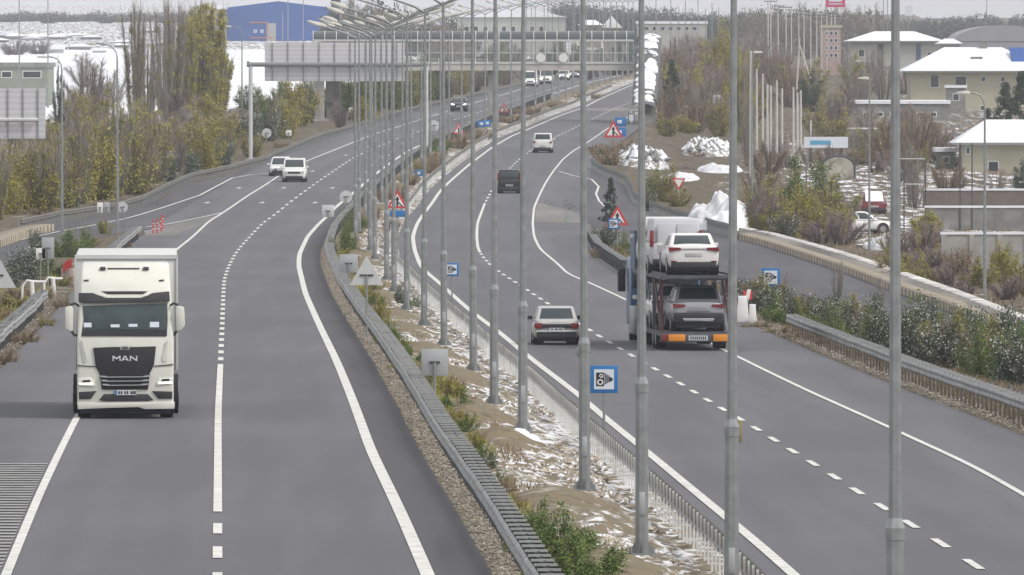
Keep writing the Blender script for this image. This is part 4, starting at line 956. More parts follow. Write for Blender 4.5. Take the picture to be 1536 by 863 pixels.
VG = 'vehicles on the carriageways'
hb = make_car('hatchback', 3.95, 1.66, 1.40, 'hatch', M_['whitegrey'] if 'whitegrey' in M_ else mat('faded_white', (.5, .5, .49), .45, var=.05), trim_bumper=True, wr=.28)
MB().box(-.52, .52, -.03, .1, .6, .74).build('tail_strip', M_['trim'], hb, bevel=.01)
for s_ in (-1, 1): MB().box(min(s_ * .52, s_ * .76), max(s_ * .52, s_ * .76), -.035, .12, .58, .78).build('tail_light', M_['taillight'], hb, bevel=.01)
MB().box(-.74, .74, -.06, .1, .44, .52).build('bumper_band', M_['chrome'], hb, bevel=.02)
place(hb, 835, 519, hR, 'old faded white hatchback with red tail lights driving away beside the car transporter', 'car', VG)
place(make_car('people_carrier', 4.3, 1.72, 1.72, 'van', M_['darkcar'], tl='tall'), 764, 291, hR, 'dark grey people carrier driving away on the bend', 'car', VG)
place(make_car('people_carrier', 4.3, 1.72, 1.72, 'van', M_['carwhite'], tl='side'), 814, 230, hR, 'white people carrier with a dark rear window driving away towards the footbridge', 'car', VG)
place(make_car('delivery_van', 4.4, 1.8, 1.8, 'van', M_['carwhite'], lit=False), 441, 274, hL, 'white compact van coming towards the camera before the bend', 'van', VG, oncoming=True)
place(make_car('family_car', 4.3, 1.75, 1.5, 'hatch', M_['carwhite']), 420, 265, hL, 'white car half hidden behind the oncoming white compact van', 'car', VG, oncoming=True)
place(make_car('dark_car', 4.5, 1.85, 1.55, 'suv', mat('car_bluegrey', (.02, .028, .035), .3, .2, coat=.3), lit=True), 688, 168, hL, 'dark car with bright headlights coming towards the camera under the footbridge', 'car', VG, oncoming=True, L=4.5)
place(make_car('minibus', 5.2, 1.95, 2.2, 'van', M_['carwhite'], lit=True), 795, 131, hL, 'white minibus coming from afar under the footbridge, left of the pair', 'van', VG, oncoming=True, L=5.2)
place(make_car('minibus', 5.2, 1.95, 2.2, 'van', M_['carwhite'], lit=True), 819, 127, hL, 'white minibus coming from afar under the footbridge, right of the pair', 'van', VG, oncoming=True, L=5.2)
place(make_car('far_car', 4.4, 1.8, 1.5, 'sedan', M_['carwhite'], lit=True), 845, 121, hL, 'small white car far under the footbridge with headlights on', 'car', VG, oncoming=True)
place(make_car('far_car', 4.4, 1.8, 1.45, 'sedan', M_['silver'], lit=True), 861, 118, hL, 'small silver car furthest away under the footbridge', 'car', VG, oncoming=True)
# parked cars in the yard
c = make_car('parked_car', 4.4, 1.78, 1.5, 'hatch', M_['redcar'], wr=.31); g = G(1312, 322); c.location = g; c.rotation_euler = (0, 0, R_(6)); tag(c, 'dark red parked car with its roof and window covered in snow', 'car', 'cars parked in the yard')
mb = MB(); mb.add([(-.62, .08, .98), (.62, .08, .98), (.6, .62, 1.56), (-.6, .62, 1.56), (-.62, .02, .9), (.62, .02, .9), (.6, 2.3, 1.58), (-.6, 2.3, 1.58)], [(0, 1, 2, 3), (3, 2, 6, 7), (4, 5, 1, 0)]); mb.build('snow_cover', M_['snow'], c)
c = make_car('parked_car', 4.3, 1.75, 1.45, 'hatch', M_['carwhite']); g = G(1272, 352); c.location = (g[0] - 1.2, g[1] + 3, g[2]); c.rotation_euler = (0, 0, R_(-80)); tag(c, 'white parked car seen side-on, half hidden by the yellow-green bush', 'car', 'cars parked in the yard')
# far pickup lights and blue lorry on the right side road
c = make_car('far_van', 5, 1.95, 2.1, 'van', M_['carwhite'], lit=True); g = G(1021, 105); c.location = (g[0], g[1] + 5, g[2] + .5); c.rotation_euler = (0, 0, math.pi); tag(c, 'pale van with two bright headlights just right of the footbridge end', 'van')
g = G(1062, 168); g = (g[0], g[1], g[2]); r = empty('blue_lorry', g, R_(20), 'small blue lorry with a pale box parked among bare trees right of the stairway', 'lorry')
MB().box(-1.1, .3, 0, 2.0, .5, 1.4).build('cab', mat('faded_blue', (.07, .13, .22), .6), r, bevel=.1); MB().box(.6, 1.5, -.1, 2.1, .4, 1.9).build('cargo_box', M_['pale'], r, bevel=.04); MB().box(.3, 1.5, -.2, 2.0, .1, .4).build('chassis', M_['black'], r)
for x in (-.8, 1.0): wheel(r, x, .2, .4, .3, -1)

# ----------------------------------------------------------------- the lorry (front faces the camera, -y)
YT = 323.0; sT = F / YT
tx = (190 - 768) / sT; tr = empty('lorry', (tx, YT, float(zg(tx, YT)) + .03), 0, 'cream white articulated lorry with a black grille coming towards the camera', 'lorry')
def zx(v): return (v - 293) / 195.4
def zy(v): return (832 - v) / 195.4
def face(nm, poly, y0, y1, m, par=None, bevel=0, seg=2): return MB().prism([(zx(a), zy(b)) for a, b in poly], y0, y1).build(nm, m, par or tr, bevel=bevel, seg=seg)
W_ = M_['truckwhite']
# cab: side silhouette extruded, then narrowed at the top
bm = MB(); prof = [(.02, .3), (0, .9), (.02, 1.75), (.1, 2.05), (.32, 2.95), (.42, 3.2), (.75, 3.62), (1.15, 3.86), (2.2, 3.88), (2.25, .6), (.6, .6)]
n = len(prof); hw = 1.2
for s_ in (-1, 1):
    bm.v += [(s_ * (hw if z < 2.1 else hw - (z - 2.1) * .065) - .035, y, z) for y, z in prof]
bm.f = [tuple(range(n)), tuple(range(2 * n - 1, n - 1, -1))] + [(i, n + i, n + (i + 1) % n, (i + 1) % n) for i in range(n)]
cab = bm.build('cab', W_, tr, bevel=.07, seg=3)
def slope_y(z): return float(np.interp(z, [p[1] for p in prof[:9]], [p[0] for p in prof[:9]]))
def skin(nm, poly, off, th, m, par=None, bevel=.008):
    v = []; 
    for o in (off, off - th if False else off + th):
        for a, b in poly:
            z = zy(b); v.append((zx(a), slope_y(z) - o, z))
    k = len(poly); mb = MB(); mb.add(v, [tuple(range(k)), tuple(range(2 * k - 1, k - 1, -1))] + [(i, k + i, k + (i + 1) % k, (i + 1) % k) for i in range(k)])
    return mb.build(nm, m, par or tr, bevel=bevel)
M_['windscreen'] = mat('windscreen', (.035, .055, .06), .08, var=.6, scale=1.3, spec=.6)
ws = skin('windscreen', [(72, 430), (84, 350), (78, 285), (490, 272), (492, 350), (488, 432)], .004, .02, M_['windscreen'], bevel=.01)
skin('sun_visor', [(60, 268), (58, 222), (128, 222), (170, 238), (190, 246), (360, 246), (420, 222), (500, 214), (503, 262), (420, 266), (140, 270)], .03, .07, M_['trim'])
skin('visor_strip', [(165, 236), (170, 226), (215, 240), (352, 240), (398, 226), (402, 232), (360, 246), (205, 246)], .075, .035, M_['truckwhite'])
skin('visor_opening', [(170, 214), (395, 214), (372, 228), (200, 228)], -.01, .022, M_['black'], bevel=0)
skin('dashboard', [(80, 405), (200, 395), (485, 400), (486, 430), (74, 430)], .026, .004, M_['black'], ws, bevel=0)
for a, b, c, d in ((405, 362, 450, 388), (215, 374, 258, 388), (302, 372, 345, 386), (84, 366, 122, 388)): skin('windscreen_paper', [(a, d), (c, d), (c, b), (a, b)], .031, .003, M_['pale'], ws, bevel=0)
for s_, c in ((-1, 176), (1, 386)):
    skin('air_horn', [(c - 16, 108), (c + 16, 108), (c + 12, 97), (c - 12, 97)], .02, .1, M_['trim'])
skin('roof_bar', [(200, 106), (355, 106), (355, 102), (200, 102)], .02, .03, M_['trim'], bevel=0)
for c in (96, 462): skin('marker_lamp', [(c - 12, 166), (c + 12, 164), (c + 12, 157), (c - 12, 159)], .006, .02, M_['trim'], bevel=0)
gr = face('grille', [(130, 487), (225, 483), (345, 483), (435, 480), (425, 572), (405, 612), (396, 690), (172, 690), (160, 612), (142, 578)], -.03, .05, M_['black'], bevel=.012)
face('emblem_frame', [(256, 478), (262, 498), (302, 500), (312, 478)], -.045, -.02, M_['chrome'], gr, bevel=.006)
face('emblem', [(268, 481), (272, 494), (297, 495), (302, 481)], -.054, -.044, M_['trim'], gr)
mb = MB(); mb.tube([(zx(272), -.057, zy(488)), (zx(280), -.057, zy(484)), (zx(290), -.057, zy(489)), (zx(299), -.057, zy(483))], .007, 5); mb.build('emblem_mark', M_['chrome'], gr)
def man_letter(L, x0, w_, z0, h_, t=.03):
    mb = MB(); ya, yb = -.052, -.03
    if L == 'M':
        mb.box(x0, x0 + t, ya, yb, z0, z0 + h_); mb.box(x0 + w_ - t, x0 + w_, ya, yb, z0, z0 + h_); c = x0 + w_ / 2
        mb.prism([(x0 + t, z0 + h_), (x0 + t, z0 + h_ - .045), (c, z0 + h_ * .28), (x0 + w_ - t, z0 + h_ - .045), (x0 + w_ - t, z0 + h_), (c, z0 + h_ * .62)], ya - .001, yb)
    elif L == 'A':
        c = x0 + w_ / 2; mb.prism([(x0, z0), (x0 + t * 1.2, z0), (c, z0 + h_ * .78), (x0 + w_ - t * 1.2, z0), (x0 + w_, z0), (c + t * .7, z0 + h_), (c - t * .7, z0 + h_)], ya, yb); mb.box(x0 + w_ * .27, x0 + w_ * .73, ya - .001, yb, z0 + h_ * .2, z0 + h_ * .38)
    else:
        mb.box(x0, x0 + t, ya, yb, z0, z0 + h_); mb.box(x0 + w_ - t, x0 + w_, ya, yb, z0, z0 + h_)
        mb.prism([(x0 + t, z0 + h_), (x0 + t, z0 + h_ - .04), (x0 + w_ - t, z0), (x0 + w_ - t, z0 + .04)], ya - .001, yb)
    return mb.build('grille_letter', mat('letter_silver', (.7, .71, .72), .35, .3), gr)
zl = zy(551); man_letter('M', zx(224), .2, zl, .128); man_letter('A', zx(224) + .21, .2, zl, .128); man_letter('N', zx(224) + .43, .185, zl, .128)
for k, v in enumerate((628, 648, 668)):
    w0 = 162 + k * 6; w1 = 408 - k * 6
    face('grille_bar', [(w0, v - 6), (w0 + 28, v - 5), (w0 + 34, v - 1), (w1 - 34, v - 2), (w1 - 28, v - 6), (w1, v - 8), (w1 - 3, v), (w1 - 30, v + 2), (w0 + 30, v + 3), (w0 + 3, v + 1)], -.075, -.03, M_['chrome'], gr)
face('panel_seam', [(48, 570), (145, 577), (145, 581), (48, 574)], -.012, .02, M_['black']); face('panel_seam', [(428, 574), (520, 566), (520, 570), (428, 578)], -.012, .02, M_['black'])
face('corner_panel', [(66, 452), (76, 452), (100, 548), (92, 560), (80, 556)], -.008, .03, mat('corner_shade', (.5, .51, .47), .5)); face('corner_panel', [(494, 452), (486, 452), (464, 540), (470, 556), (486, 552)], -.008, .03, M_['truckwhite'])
for s_, P in ((-1, [(56, 636), (118, 632), (136, 648), (138, 676), (64, 672), (56, 662)]), (1, [(450, 636), (516, 632), (520, 640), (516, 660), (436, 672), (438, 656)])):
    h = face('headlight', P, -.025, .06, M_['headglass'], bevel=.008)
    cx = sum(p[0] for p in P) / 6; cy = sum(p[1] for p in P) / 6
    face('headlight_inner', [(cx - 20, cy + 2), (cx + 22, cy - 1), (cx + 20, cy - 12), (cx - 14, cy - 10)], -.032, -.026, M_['trim'], h)
    face('daylight_strip', [(cx - 34, cy + 5), (cx + 34, cy + 5), (cx + 34, cy + 11), (cx - 30, cy + 11)], -.034, -.026, M_['lit'], h)
face('fog_lamp_housing', [(60, 702), (146, 697), (118, 736), (62, 737)], -.02, .04, M_['trim'], bevel=.01); face('fog_lamp_housing', [(416, 697), (514, 700), (514, 735), (446, 735)], -.02, .04, M_['trim'], bevel=.01)
face('lower_grille', [(158, 742), (182, 712), (396, 712), (424, 742), (392, 746), (190, 748)], -.02, .04, M_['trim'], bevel=.01)
face('bumper', [(52, 752), (150, 755), (420, 750), (526, 750), (524, 784), (380, 786), (352, 776), (200, 780), (56, 786)], -.035, .1, W_, bevel=.015)
np_ = face('number_plate', [(234, 692), (340, 692), (340, 717), (234, 717)], -.05, -.03, M_['plate']); face('plate_band', [(234, 693), (245, 693), (245, 716), (234, 716)], -.054, -.051, M_['blue'], np_)
mb = MB()
for a in (252, 264, 282, 293, 312, 321, 330): mb.box(zx(a), zx(a + 7), -.055, -.051, zy(712), zy(698))
mb.build('plate_marks', M_['black'], np_)
for s_, P in ((-1, [(-6, 290), (28, 284), (34, 300), (32, 400), (24, 412), (-6, 398)]), (1, [(538, 284), (572, 290), (576, 380), (560, 400), (534, 410), (530, 300)])):
    mm = face('mirror', P, .1, .32, W_, bevel=.03); q = 1 if s_ > 0 else -1
    mb = MB(); xe = zx(40) if s_ < 0 else zx(520)
    mb.tube([(xe - q * .1, .35, zy(285)), (xe + q * .0, .2, zy(272)), (xe + q * .12, .2, zy(280))], .03, 6); mb.tube([(xe - q * .1, .35, zy(425)), (xe, .2, zy(428)), (xe + q * .1, .2, zy(402))], .035, 6); mb.build('mirror_arm', M_['trim'], mm)
face('wiper', [(190, 418), (330, 410), (330, 414), (190, 423)], .07, .1, M_['black'], ws) if False else None
for x in (-1.06, .99):
    for y in (1.35, 5.1): wheel(tr, x, y, .5, .32 if y < 2 else .6, -1 if x < 0 else 1)
MB().box(-1.05, 1.0, .3, 6.0, .45, .95).build('chassis', M_['black'], tr); MB().box(-1.15, 1.08, .22, .6, .13, .5).build('underrun_shade_bar', M_['black'], tr); MB().box(-.95, .9, 1.2, 1.5, .12, .55).build('front_axle_shade_box', M_['black'], tr); MB().box(-1.2, 1.15, 5.8, 5.85, .08, 1.0).build('mudguard_shade_plate', M_['black'], tr)  # bar, axle and mudguard made low and black to deepen the contact shade
MB().box(-1.22, -1.0, 2.5, 4.3, .45, 1.05).build('fuel_tank', M_['trim'], tr, bevel=.05)
tb = MB().box(-1.3, 1.26, 2.9, 16.5, 1.15, 4.0).build('trailer_box', M_['trailerwhite'], tr, bevel=.03)
MB().box(-1.31, 1.27, 2.86, 2.96, 3.93, 4.03).build('trailer_frame', M_['signback2'], tb); MB().box(-1.32, -1.27, 2.86, 2.96, 1.15, 3.93).build('trailer_frame', M_['signback2'], tb); MB().box(1.23, 1.28, 2.86, 2.96, 1.15, 3.93).build('trailer_frame', M_['signback2'], tb)
for y in (11.5, 12.8, 14.1):
    for x in (-1.0, .96): wheel(tr, x, y, .5, .4, -1 if x < 0 else 1)
sl = float(at(Ll, YT + 8) - at(Ll, YT - 8)) / 16; tr.rotation_euler = (0, 0, .027)

# ----------------------------------------------------------------- the car transporter (rear faces the camera)
YC = 450.0; sC = F / YC; cx = (1046 - 768) / sC
tp = empty('car_transporter', (cx, YC, float(zg(cx, YC)) + .03), R_(3.4), 'long car transporter with a blue cab and two loaded decks driving away', 'lorry')
st_m = mat('transporter_steel', (.1, .1, .12), .6, .3, var=.3, scale=3); red_m = mat('red_oxide', (.08, .03, .035), .6, var=.4)
MB().box(-1.28, 1.28, 0, .25, .3, .6).build('rear_bar', st_m, tp, bevel=.02)
for a, b in ((-1.0, -.42), (.55, 1.13)): MB().box(a, b, -.03, -.003, .33, .57).build('amber_light_board', M_['amber'], tp, bevel=.01)
for a, b in ((-1.24, -1.04), (1.15, 1.27)): MB().box(a, b, -.03, -.003, .33, .57).build('tail_light', M_['taillight'], tp, bevel=.01)
p = MB().box(-.3, .36, -.03, -.003, .36, .53).build('number_plate', M_['plate'], tp); mb = MB()
for k in range(8): mb.box(-.24 + k * .072, -.2 + k * .072, -.036, -.031, .39, .5)
mb.build('plate_marks', M_['black'], p)
MB().box(-1.25, 1.25, .2, 13.5, .5, .66).build('lower_deck', st_m, tp)
ud = MB().box(-1.26, 1.26, -.1, 14.5, 2.5, 2.62).build('upper_deck', st_m, tp)
for x in (-1.22, 1.1): MB().box(x, x + .12, -.12, 14.5, 2.46, 2.68).build('deck_rail', st_m, ud)
mb = MB()
for k in range(14): mb.box(-1.1, 1.1, k, k + .15, 2.44, 2.5)
mb.build('deck_beams', st_m, ud)
for y in (.6, 4.2, 8.0, 12.0):
    for x in (-1.2, 1.2): MB().box(x - .06, x + .06, y - .08, y + .08, .6, 2.5).build('upright', st_m if y > 1 else red_m, tp)
MB().tube([(-1.2, .8, .7), (-1.2, 4.0, 2.4)], .05, 6).build('brace', red_m, tp); MB().tube([(1.2, .8, .7), (1.2, 4.0, 2.4)], .05, 6).build('brace', red_m, tp)
MB().tube([(-1.2, 4.3, .7), (-1.2, 7.8, 2.4)], .05, 6).build('brace', st_m, tp)
MB().box(1.0, 1.2, .1, .4, 2.0, 2.45).build('hydraulic_ram', red_m, tp)
for y in (3.2, 4.5):
    for x in (-1.05, 1.05): wheel(tp, x, y, .42, .34, -1 if x < 0 else 1)
for y in (11.0,):
    for x in (-1.05, 1.05): wheel(tp, x, y, .48, .5, -1 if x < 0 else 1)
MB().box(-1.1, 1.1, 8, 17.5, .6, .8).build('chassis', M_['black'], tp)
cb = MB().box(-1.27, 1.23, 15.3, 17.6, .55, 3.0).build('cab', mat('cab_blue', (.03, .09, .22), .4, coat=.3, var=.1), tp, bevel=.1)
MB().box(-1.2, 1.16, 15.28, 15.35, 1.9, 2.8).build('rear_cab_window', M_['glass'], cb, bevel=.03)
MB().box(-1.28, -1.2, 13.0, 15.2, 2.62, 4.0).build('headboard', mat('headboard_blue', (.07, .11, .19), .5), tp)
for s_ in (-1, 1):
    x0, x1 = sorted((s_ * 1.32, s_ * 1.6)); MB().box(x0, x1, 17.1, 17.3, 1.75, 2.6).build('mirror', M_['trim'], tp, bevel=.04)
    wheel(tp, s_ * 1.05, 16.6, .5, .34, s_)
MB().box(-1.36, -1.0, 12.2, 14.6, .3, 1.3).build('side_locker', M_['galv'], tp, bevel=.04)
CG = 'new cars carried on the transporter'
def load(c, x, y, z, label, rz=0, pitch=0, cat='car'):
    M = Matrix.Translation(tp.location) @ Matrix.Rotation(tp.rotation_euler[2], 4, 'Z'); v = M @ Vector((x, y, z)); c.location = v; c.rotation_euler = (pitch, 0, tp.rotation_euler[2] + rz); tag(c, label, cat, CG)
ws_ = make_car('white_sedan', 4.6, 1.82, 1.45, 'sedan', M_['carwhite'], tl='wide', plate=False)
MB().box(-.46, .46, -.02, .1, .88, .905).build('chrome_strip', M_['chrome'], ws_)
MB().box(-.3, .3, -.012, .1, .62, .76).build('plate_recess_shade', mat('recess_shade_grey', (.5, .5, .49), .5), ws_, bevel=.01)  # raised panel; the shade of the recess is put into its greyer colour
for s_ in (-1, 1): MB().box(min(s_ * .6, s_ * .8), max(s_ * .6, s_ * .8), -.045, .1, .44, .48).build('bumper_reflector', M_['taillight'], ws_, bevel=.01)
load(ws_, -.12, .0, 2.64, 'white saloon at the rear of the transporter upper deck')
sc_ = make_car('silver_crossover', 4.4, 1.86, 1.62, 'suv', M_['silver'], tl='wide', plate=False)
MB().box(-.86, .86, -.05, .15, .42, .66).build('lower_cladding', M_['trim'], sc_, bevel=.05)
MB().prism([(-.5, .36), (.5, .36), (.56, .46), (-.56, .46)], -.07, .1).build('skid_plate', M_['chrome'], sc_, bevel=.01)
MB().prism([(-.42, .7), (.42, .7), (.3, .86), (-.3, .86)], -.035, .1).build('plate_recess_shade', mat('recess_shade_silver', (.25, .25, .27), .5), sc_, bevel=.01)  # raised panel in darker silver, standing in for shade inside the recess
MB().box(-.62, .62, .42, .6, 1.56, 1.6).build('roof_spoiler', M_['trim'], sc_, bevel=.015)
for s_ in (-1, 1): MB().box(s_ * .66 - .02, s_ * .66 + .02, .9, 2.5, 1.6, 1.66).build('roof_rail', M_['trim'], sc_, bevel=.01)
load(sc_, .06, .25, .66, 'silver crossover with red tail lights at the rear of the transporter lower deck')
vm = mat('van_grey_white', (.55, .55, .58), .45, var=.04)
M_['vanback'] = mat('van_back_panel', (.5, .5, .53), .5, var=.04)
pv_ = make_car('panel_van', 4.7, 1.9, 1.92, 'van', vm, tl='tall', plate=False)
for ch in list(pv_.children):
    if ch.name.startswith('rear_window'): bpy.data.objects.remove(ch)
MB().box(-.66, -.012, .0, .1, .62, 1.7).box(.012, .66, .0, .1, .62, 1.7).build('rear_doors', M_['vanback'], pv_, bevel=.03)
load(pv_, -.38, 4.9, 2.64, 'grey-white panel van behind the saloon on the transporter upper deck', cat='van')
load(make_car('panel_van', 4.7, 1.9, 1.9, 'van', M_['carwhite'], tl='tall', plate=False), -.3, 9.9, 2.64, 'white van at the front of the transporter upper deck', cat='van')
load(make_car('white_crossover', 4.4, 1.82, 1.55, 'suv', M_['carwhite'], tl='wide', plate=False), -.35, 5.1, .7, 'white crossover ahead of the silver one on the transporter lower deck')
load(make_car('white_hatchback', 4.1, 1.75, 1.5, 'hatch', M_['carwhite'], tl='wide', plate=False), -.35, 9.9, .7, 'white hatchback at the front of the transporter lower deck')

# ----------------------------------------------------------------- person at the stairs
def skin_body(name, pts, edges, rad, m, parent=None, sub=2):
    me = bpy.data.meshes.new(name); me.from_pydata(pts, edges, []); o = bpy.data.objects.new(name, me); COL.objects.link(o)
    sk = o.modifiers.new('skin', 'SKIN'); 
    for i, r in enumerate(rad): o.data.skin_vertices[0].data[i].radius = (r, r)
    o.data.skin_vertices[0].data[0].use_root = True
    ss = o.modifiers.new('sub', 'SUBSURF'); ss.levels = sub; ss.render_levels = sub
    dg = bpy.context.evaluated_depsgraph_get(); m2 = bpy.data.meshes.new_from_object(o.evaluated_get(dg)); bpy.data.objects.remove(o)
    m2.materials.clear(); m2.materials.append(m); m2.shade_smooth(); o = bpy.data.objects.new(name, m2); COL.objects.link(o)
    if parent is not None: o.parent = parent
    return o
g = onY((961), 1302); pr = empty('person', (g[0], 1302, g[2] + .3), 0, 'person in dark clothes standing at the foot of the covered stairway', 'person')
pts = [(0, 0, .95), (0, 0, 1.2), (0, 0, 1.42), (0, 0, 1.52), (0, -.01, 1.64), (0, 0, 1.74), (-.19, 0, 1.4), (-.24, .02, 1.12), (-.23, -.06, .87), (.19, 0, 1.4), (.24, .02, 1.12), (.23, -.06, .87), (-.1, 0, .88), (-.11, .01, .48), (-.11, .03, .08), (-.11, -.1, .04), (.1, 0, .88), (.12, -.04, .48), (.12, 0, .08), (.12, -.13, .04)]
ed = [(0, 1), (1, 2), (2, 3), (3, 4), (4, 5), (2, 6), (6, 7), (7, 8), (2, 9), (9, 10), (10, 11), (0, 12), (12, 13), (13, 14), (14, 15), (0, 16), (16, 17), (17, 18), (18, 19)]
rd = [.15, .15, .15, .06, .1, .08, .07, .055, .045, .07, .055, .045, .1, .075, .05, .04, .1, .075, .05, .04]
skin_body('body', pts, ed, rd, mat('dark_clothes', (.03, .03, .04), .9), pr)
mb = MB(); mb.tube([(0, 0, 1.6), (0, 0, 1.7), (0, 0, 1.79)], [.115, .12, .05], 10); mb.build('hair', M_['black'], pr, smooth=True)

# ----------------------------------------------------------------- delineators, barriers, debris
def delineator(px, base, label, hgt=.8):
    g = G(px, base); r = empty('flexible_post', g, 0, label, 'traffic post', 'red traffic posts at the nose'); M = [M_['red'], M_['white'], M_['red'], M_['white'], M_['red']]
    MB().tube([(0, 0, 0), (0, 0, .04)], [.14, .1], 10).build('foot', M_['black'], r); z = .04
    for k, (hh, m) in enumerate(zip((.26, .06, .26, .06, .2), M)): MB().tube([(0, 0, z), (0, 0, z + hh)], .05, 10).build('band', m, r); z += hh
for i, (x, b) in enumerate([(230, 352), (236, 351), (242, 348), (244, 344)]): delineator(x, b, f'short red post with white bands at the slip road nose, {ordn(i)} from the left')
def barrier(px, base, label, w_=.7, h=.85, rot=0, m=None, Y=None):
    g = G(px, base); r = empty('traffic_barrier', g, rot, label, 'barrier', 'plastic road barriers'); MB().prism([(-w_ / 2, 0), (w_ / 2, 0), (w_ / 2 - .05, .3), (w_ * .3, h), (-w_ * .3, h), (-w_ / 2 + .05, .3)], 0, .5).build('barrier_body', m or M_['white'], r, bevel=.03)
    MB().box(-w_ * .34, w_ * .34, .1, .4, h - .01, h + .03).build('cap', M_['pale'], r); return r
barrier(1129, 487, 'white plastic barrier with rounded top right of the transporter', .38, .75); barrier(1114, 484, 'tall pale barrier slab partly hidden by a lamp post, right of the transporter', .55, 1.0)
g = G(1121, 478); r = empty('chevron_board', (g[0], g[1], g[2]), R_(15), 'red and white marker board leaning by the barriers right of the transporter', 'marker board', 'red and white marker boards')
MB().box(-.16, .2, 0, .04, .75, 1.1).build('board', M_['red'], r); MB().prism([(-.1, .7), (.05, .7), (.15, 1.15), (0, 1.15)], -.012, -.002).build('white_stripe', M_['white'], r); post(r, .8)
g = G(100, 428); r = empty('chevron_board', g, R_(-25), 'red and white marker board at the end of the guardrail just left of the lorry', 'marker board', 'red and white marker boards')
MB().prism([(-.2, .55), (.25, .85), (.25, 1.2), (0, 1.1), (-.2, .9)], 0, .05).build('board', M_['red'], r); MB().box(-.35, .3, .1, .35, 0, .75).build('barrier_block', M_['pinkish'] if 'pinkish' in M_ else mat('faded_pink', (.5, .38, .35), .8), r, bevel=.05); post(r, .7)
for i, (x, b, ww, rt) in enumerate([(44, 452, .9, 0), (76, 447, .8, 20)]):
    g = G(x, b); r = empty('bent_white_pipe', g, R_(rt), ['white bent pipe frame in the grass left of the lorry', 'white bent rail end piled beside the marker board'][i], 'pipe')
    MB().tube([(-.3, 0, 0), (-.28, 0, .6), (-.1, 0, .85), (.3, .1, .8), (ww * .7, .2, .8)], .05, 8).build('pipe', M_['white'], r); MB().tube([(.1, 0, .8), (.15, 0, .1)], .09, 8).build('pipe_leg', M_['white'], r)
g = G(862, 334); r = empty('fallen_sign_frame', g, R_(20), 'bent metal frame lying on the worn patch between the road and the gore', 'debris')
mb = MB(); mb.tube([(-.6, 0, .05), (.7, 0, .02)], .05, 6); mb.tube([(-.6, 0, .05), (.1, .3, .75)], .04, 6); mb.tube([(-.6, 0, .05), (-.5, .1, .9)], .03, 6); mb.tube([(.6, 0, .02), (.65, .2, .5)], .04, 6); mb.build('frame', M_['galv'], r)
# ================================================================= vegetation
LM = {
 'olive': leafmat('leaves_olive', (.21, .21, .06), (.44, .42, .12)),
 'yellow': leafmat('leaves_yellow_green', (.22, .21, .045), (.5, .45, .09)),
 'green': leafmat('leaves_green', (.07, .12, .035), (.2, .27, .08)),
 'dark': leafmat('leaves_dark', (.03, .05, .038), (.085, .12, .075)),
 'frost': leafmat('leaves_snow_dusted', (.035, .06, .04), (.12, .15, .09), (.6, .62, .6)),
 'brown': leafmat('twigs_brown', (.14, .11, .08), (.34, .26, .19)),
 'purple': leafmat('twigs_purple', (.19, .15, .15), (.36, .3, .29)),
 'grey': leafmat('twigs_grey', (.2, .18, .16), (.42, .38, .34)),
 'dry': leafmat('dry_grass', (.17, .125, .08), (.38, .3, .2)),
 'far': leafmat('far_forest', (.03, .045, .04), (.08, .1, .075)),
 'farbrown': leafmat('far_bare_wood', (.14, .12, .09), (.28, .24, .18)),
}
def leaf_cloud(centers, rad, n, size, elong=1.0, up=0.0, tint=None):
    k = len(centers); idx = rng.integers(0, k, n); d = rng.normal(size=(n, 3)); d /= np.linalg.norm(d, axis=1)[:, None]
    c = centers[idx] + d * (rad[idx] * rng.random(n) ** .4)[:, None]
    a = rng.normal(size=(n, 3)); a[:, 2] += up; a /= np.linalg.norm(a, axis=1)[:, None]; b = np.cross(a, rng.normal(size=(n, 3))); b /= np.linalg.norm(b, axis=1)[:, None]
    s = size * rng.uniform(.5, 1.3, n)[:, None]; A = a * s * elong; B = b * s * .6
    V = np.stack([c - A, c - B * .8, c + A, c + B], 1).reshape(-1, 3)
    cl = rng.random(k); t = np.clip(.55 * cl[idx] + .45 * rng.random(n) + (0), 0, 1)
    return V, t
def crown_centers(w_, h, z0, n, shape='round'):
    u = rng.random(n); th = rng.uniform(0, 2 * math.pi, n); zz = rng.random(n)
    if shape == 'round': prof = np.sqrt(np.clip(1 - (2 * zz - .9) ** 2 * .8, .05, 1))
    elif shape == 'cone': prof = np.clip(1.05 - zz, .05, 1)
    elif shape == 'column': prof = np.clip(np.minimum(zz * 4 + .45, (1.08 - zz) * 2.2), .1, 1)
    else: prof = np.clip(.55 + .5 * np.sin(zz * 3), .2, 1)
    r = w_ / 2 * prof * np.sqrt(u) * rng.uniform(.75, 1.1, n)
    return np.stack([r * np.cos(th), r * np.sin(th), z0 + zz * h], 1)
def twig_cloud(w_, h, z0, n, ln, wd, shape='round', lean=.35):
    c = crown_centers(w_, h, z0, n, shape); out = c - np.array([0, 0, z0]); out[:, 2] = np.abs(out[:, 2]) * 0
    nn = np.linalg.norm(out, axis=1)[:, None] + .01
    d = out / nn * lean * rng.random((n, 1)) + rng.normal(size=(n, 3)) * .22; d[:, 2] += 1; d /= np.linalg.norm(d, axis=1)[:, None]
    L = ln * rng.uniform(.4, 1.2, n)[:, None]; b = np.cross(d, rng.normal(size=(n, 3))); b /= np.linalg.norm(b, axis=1)[:, None]; b *= wd * rng.uniform(.6, 1.3, n)[:, None]
    V = np.stack([c - b, c + b, c + d * L + b * .3, c + d * L - b * .3], 1).reshape(-1, 3); return V, rng.random(n)
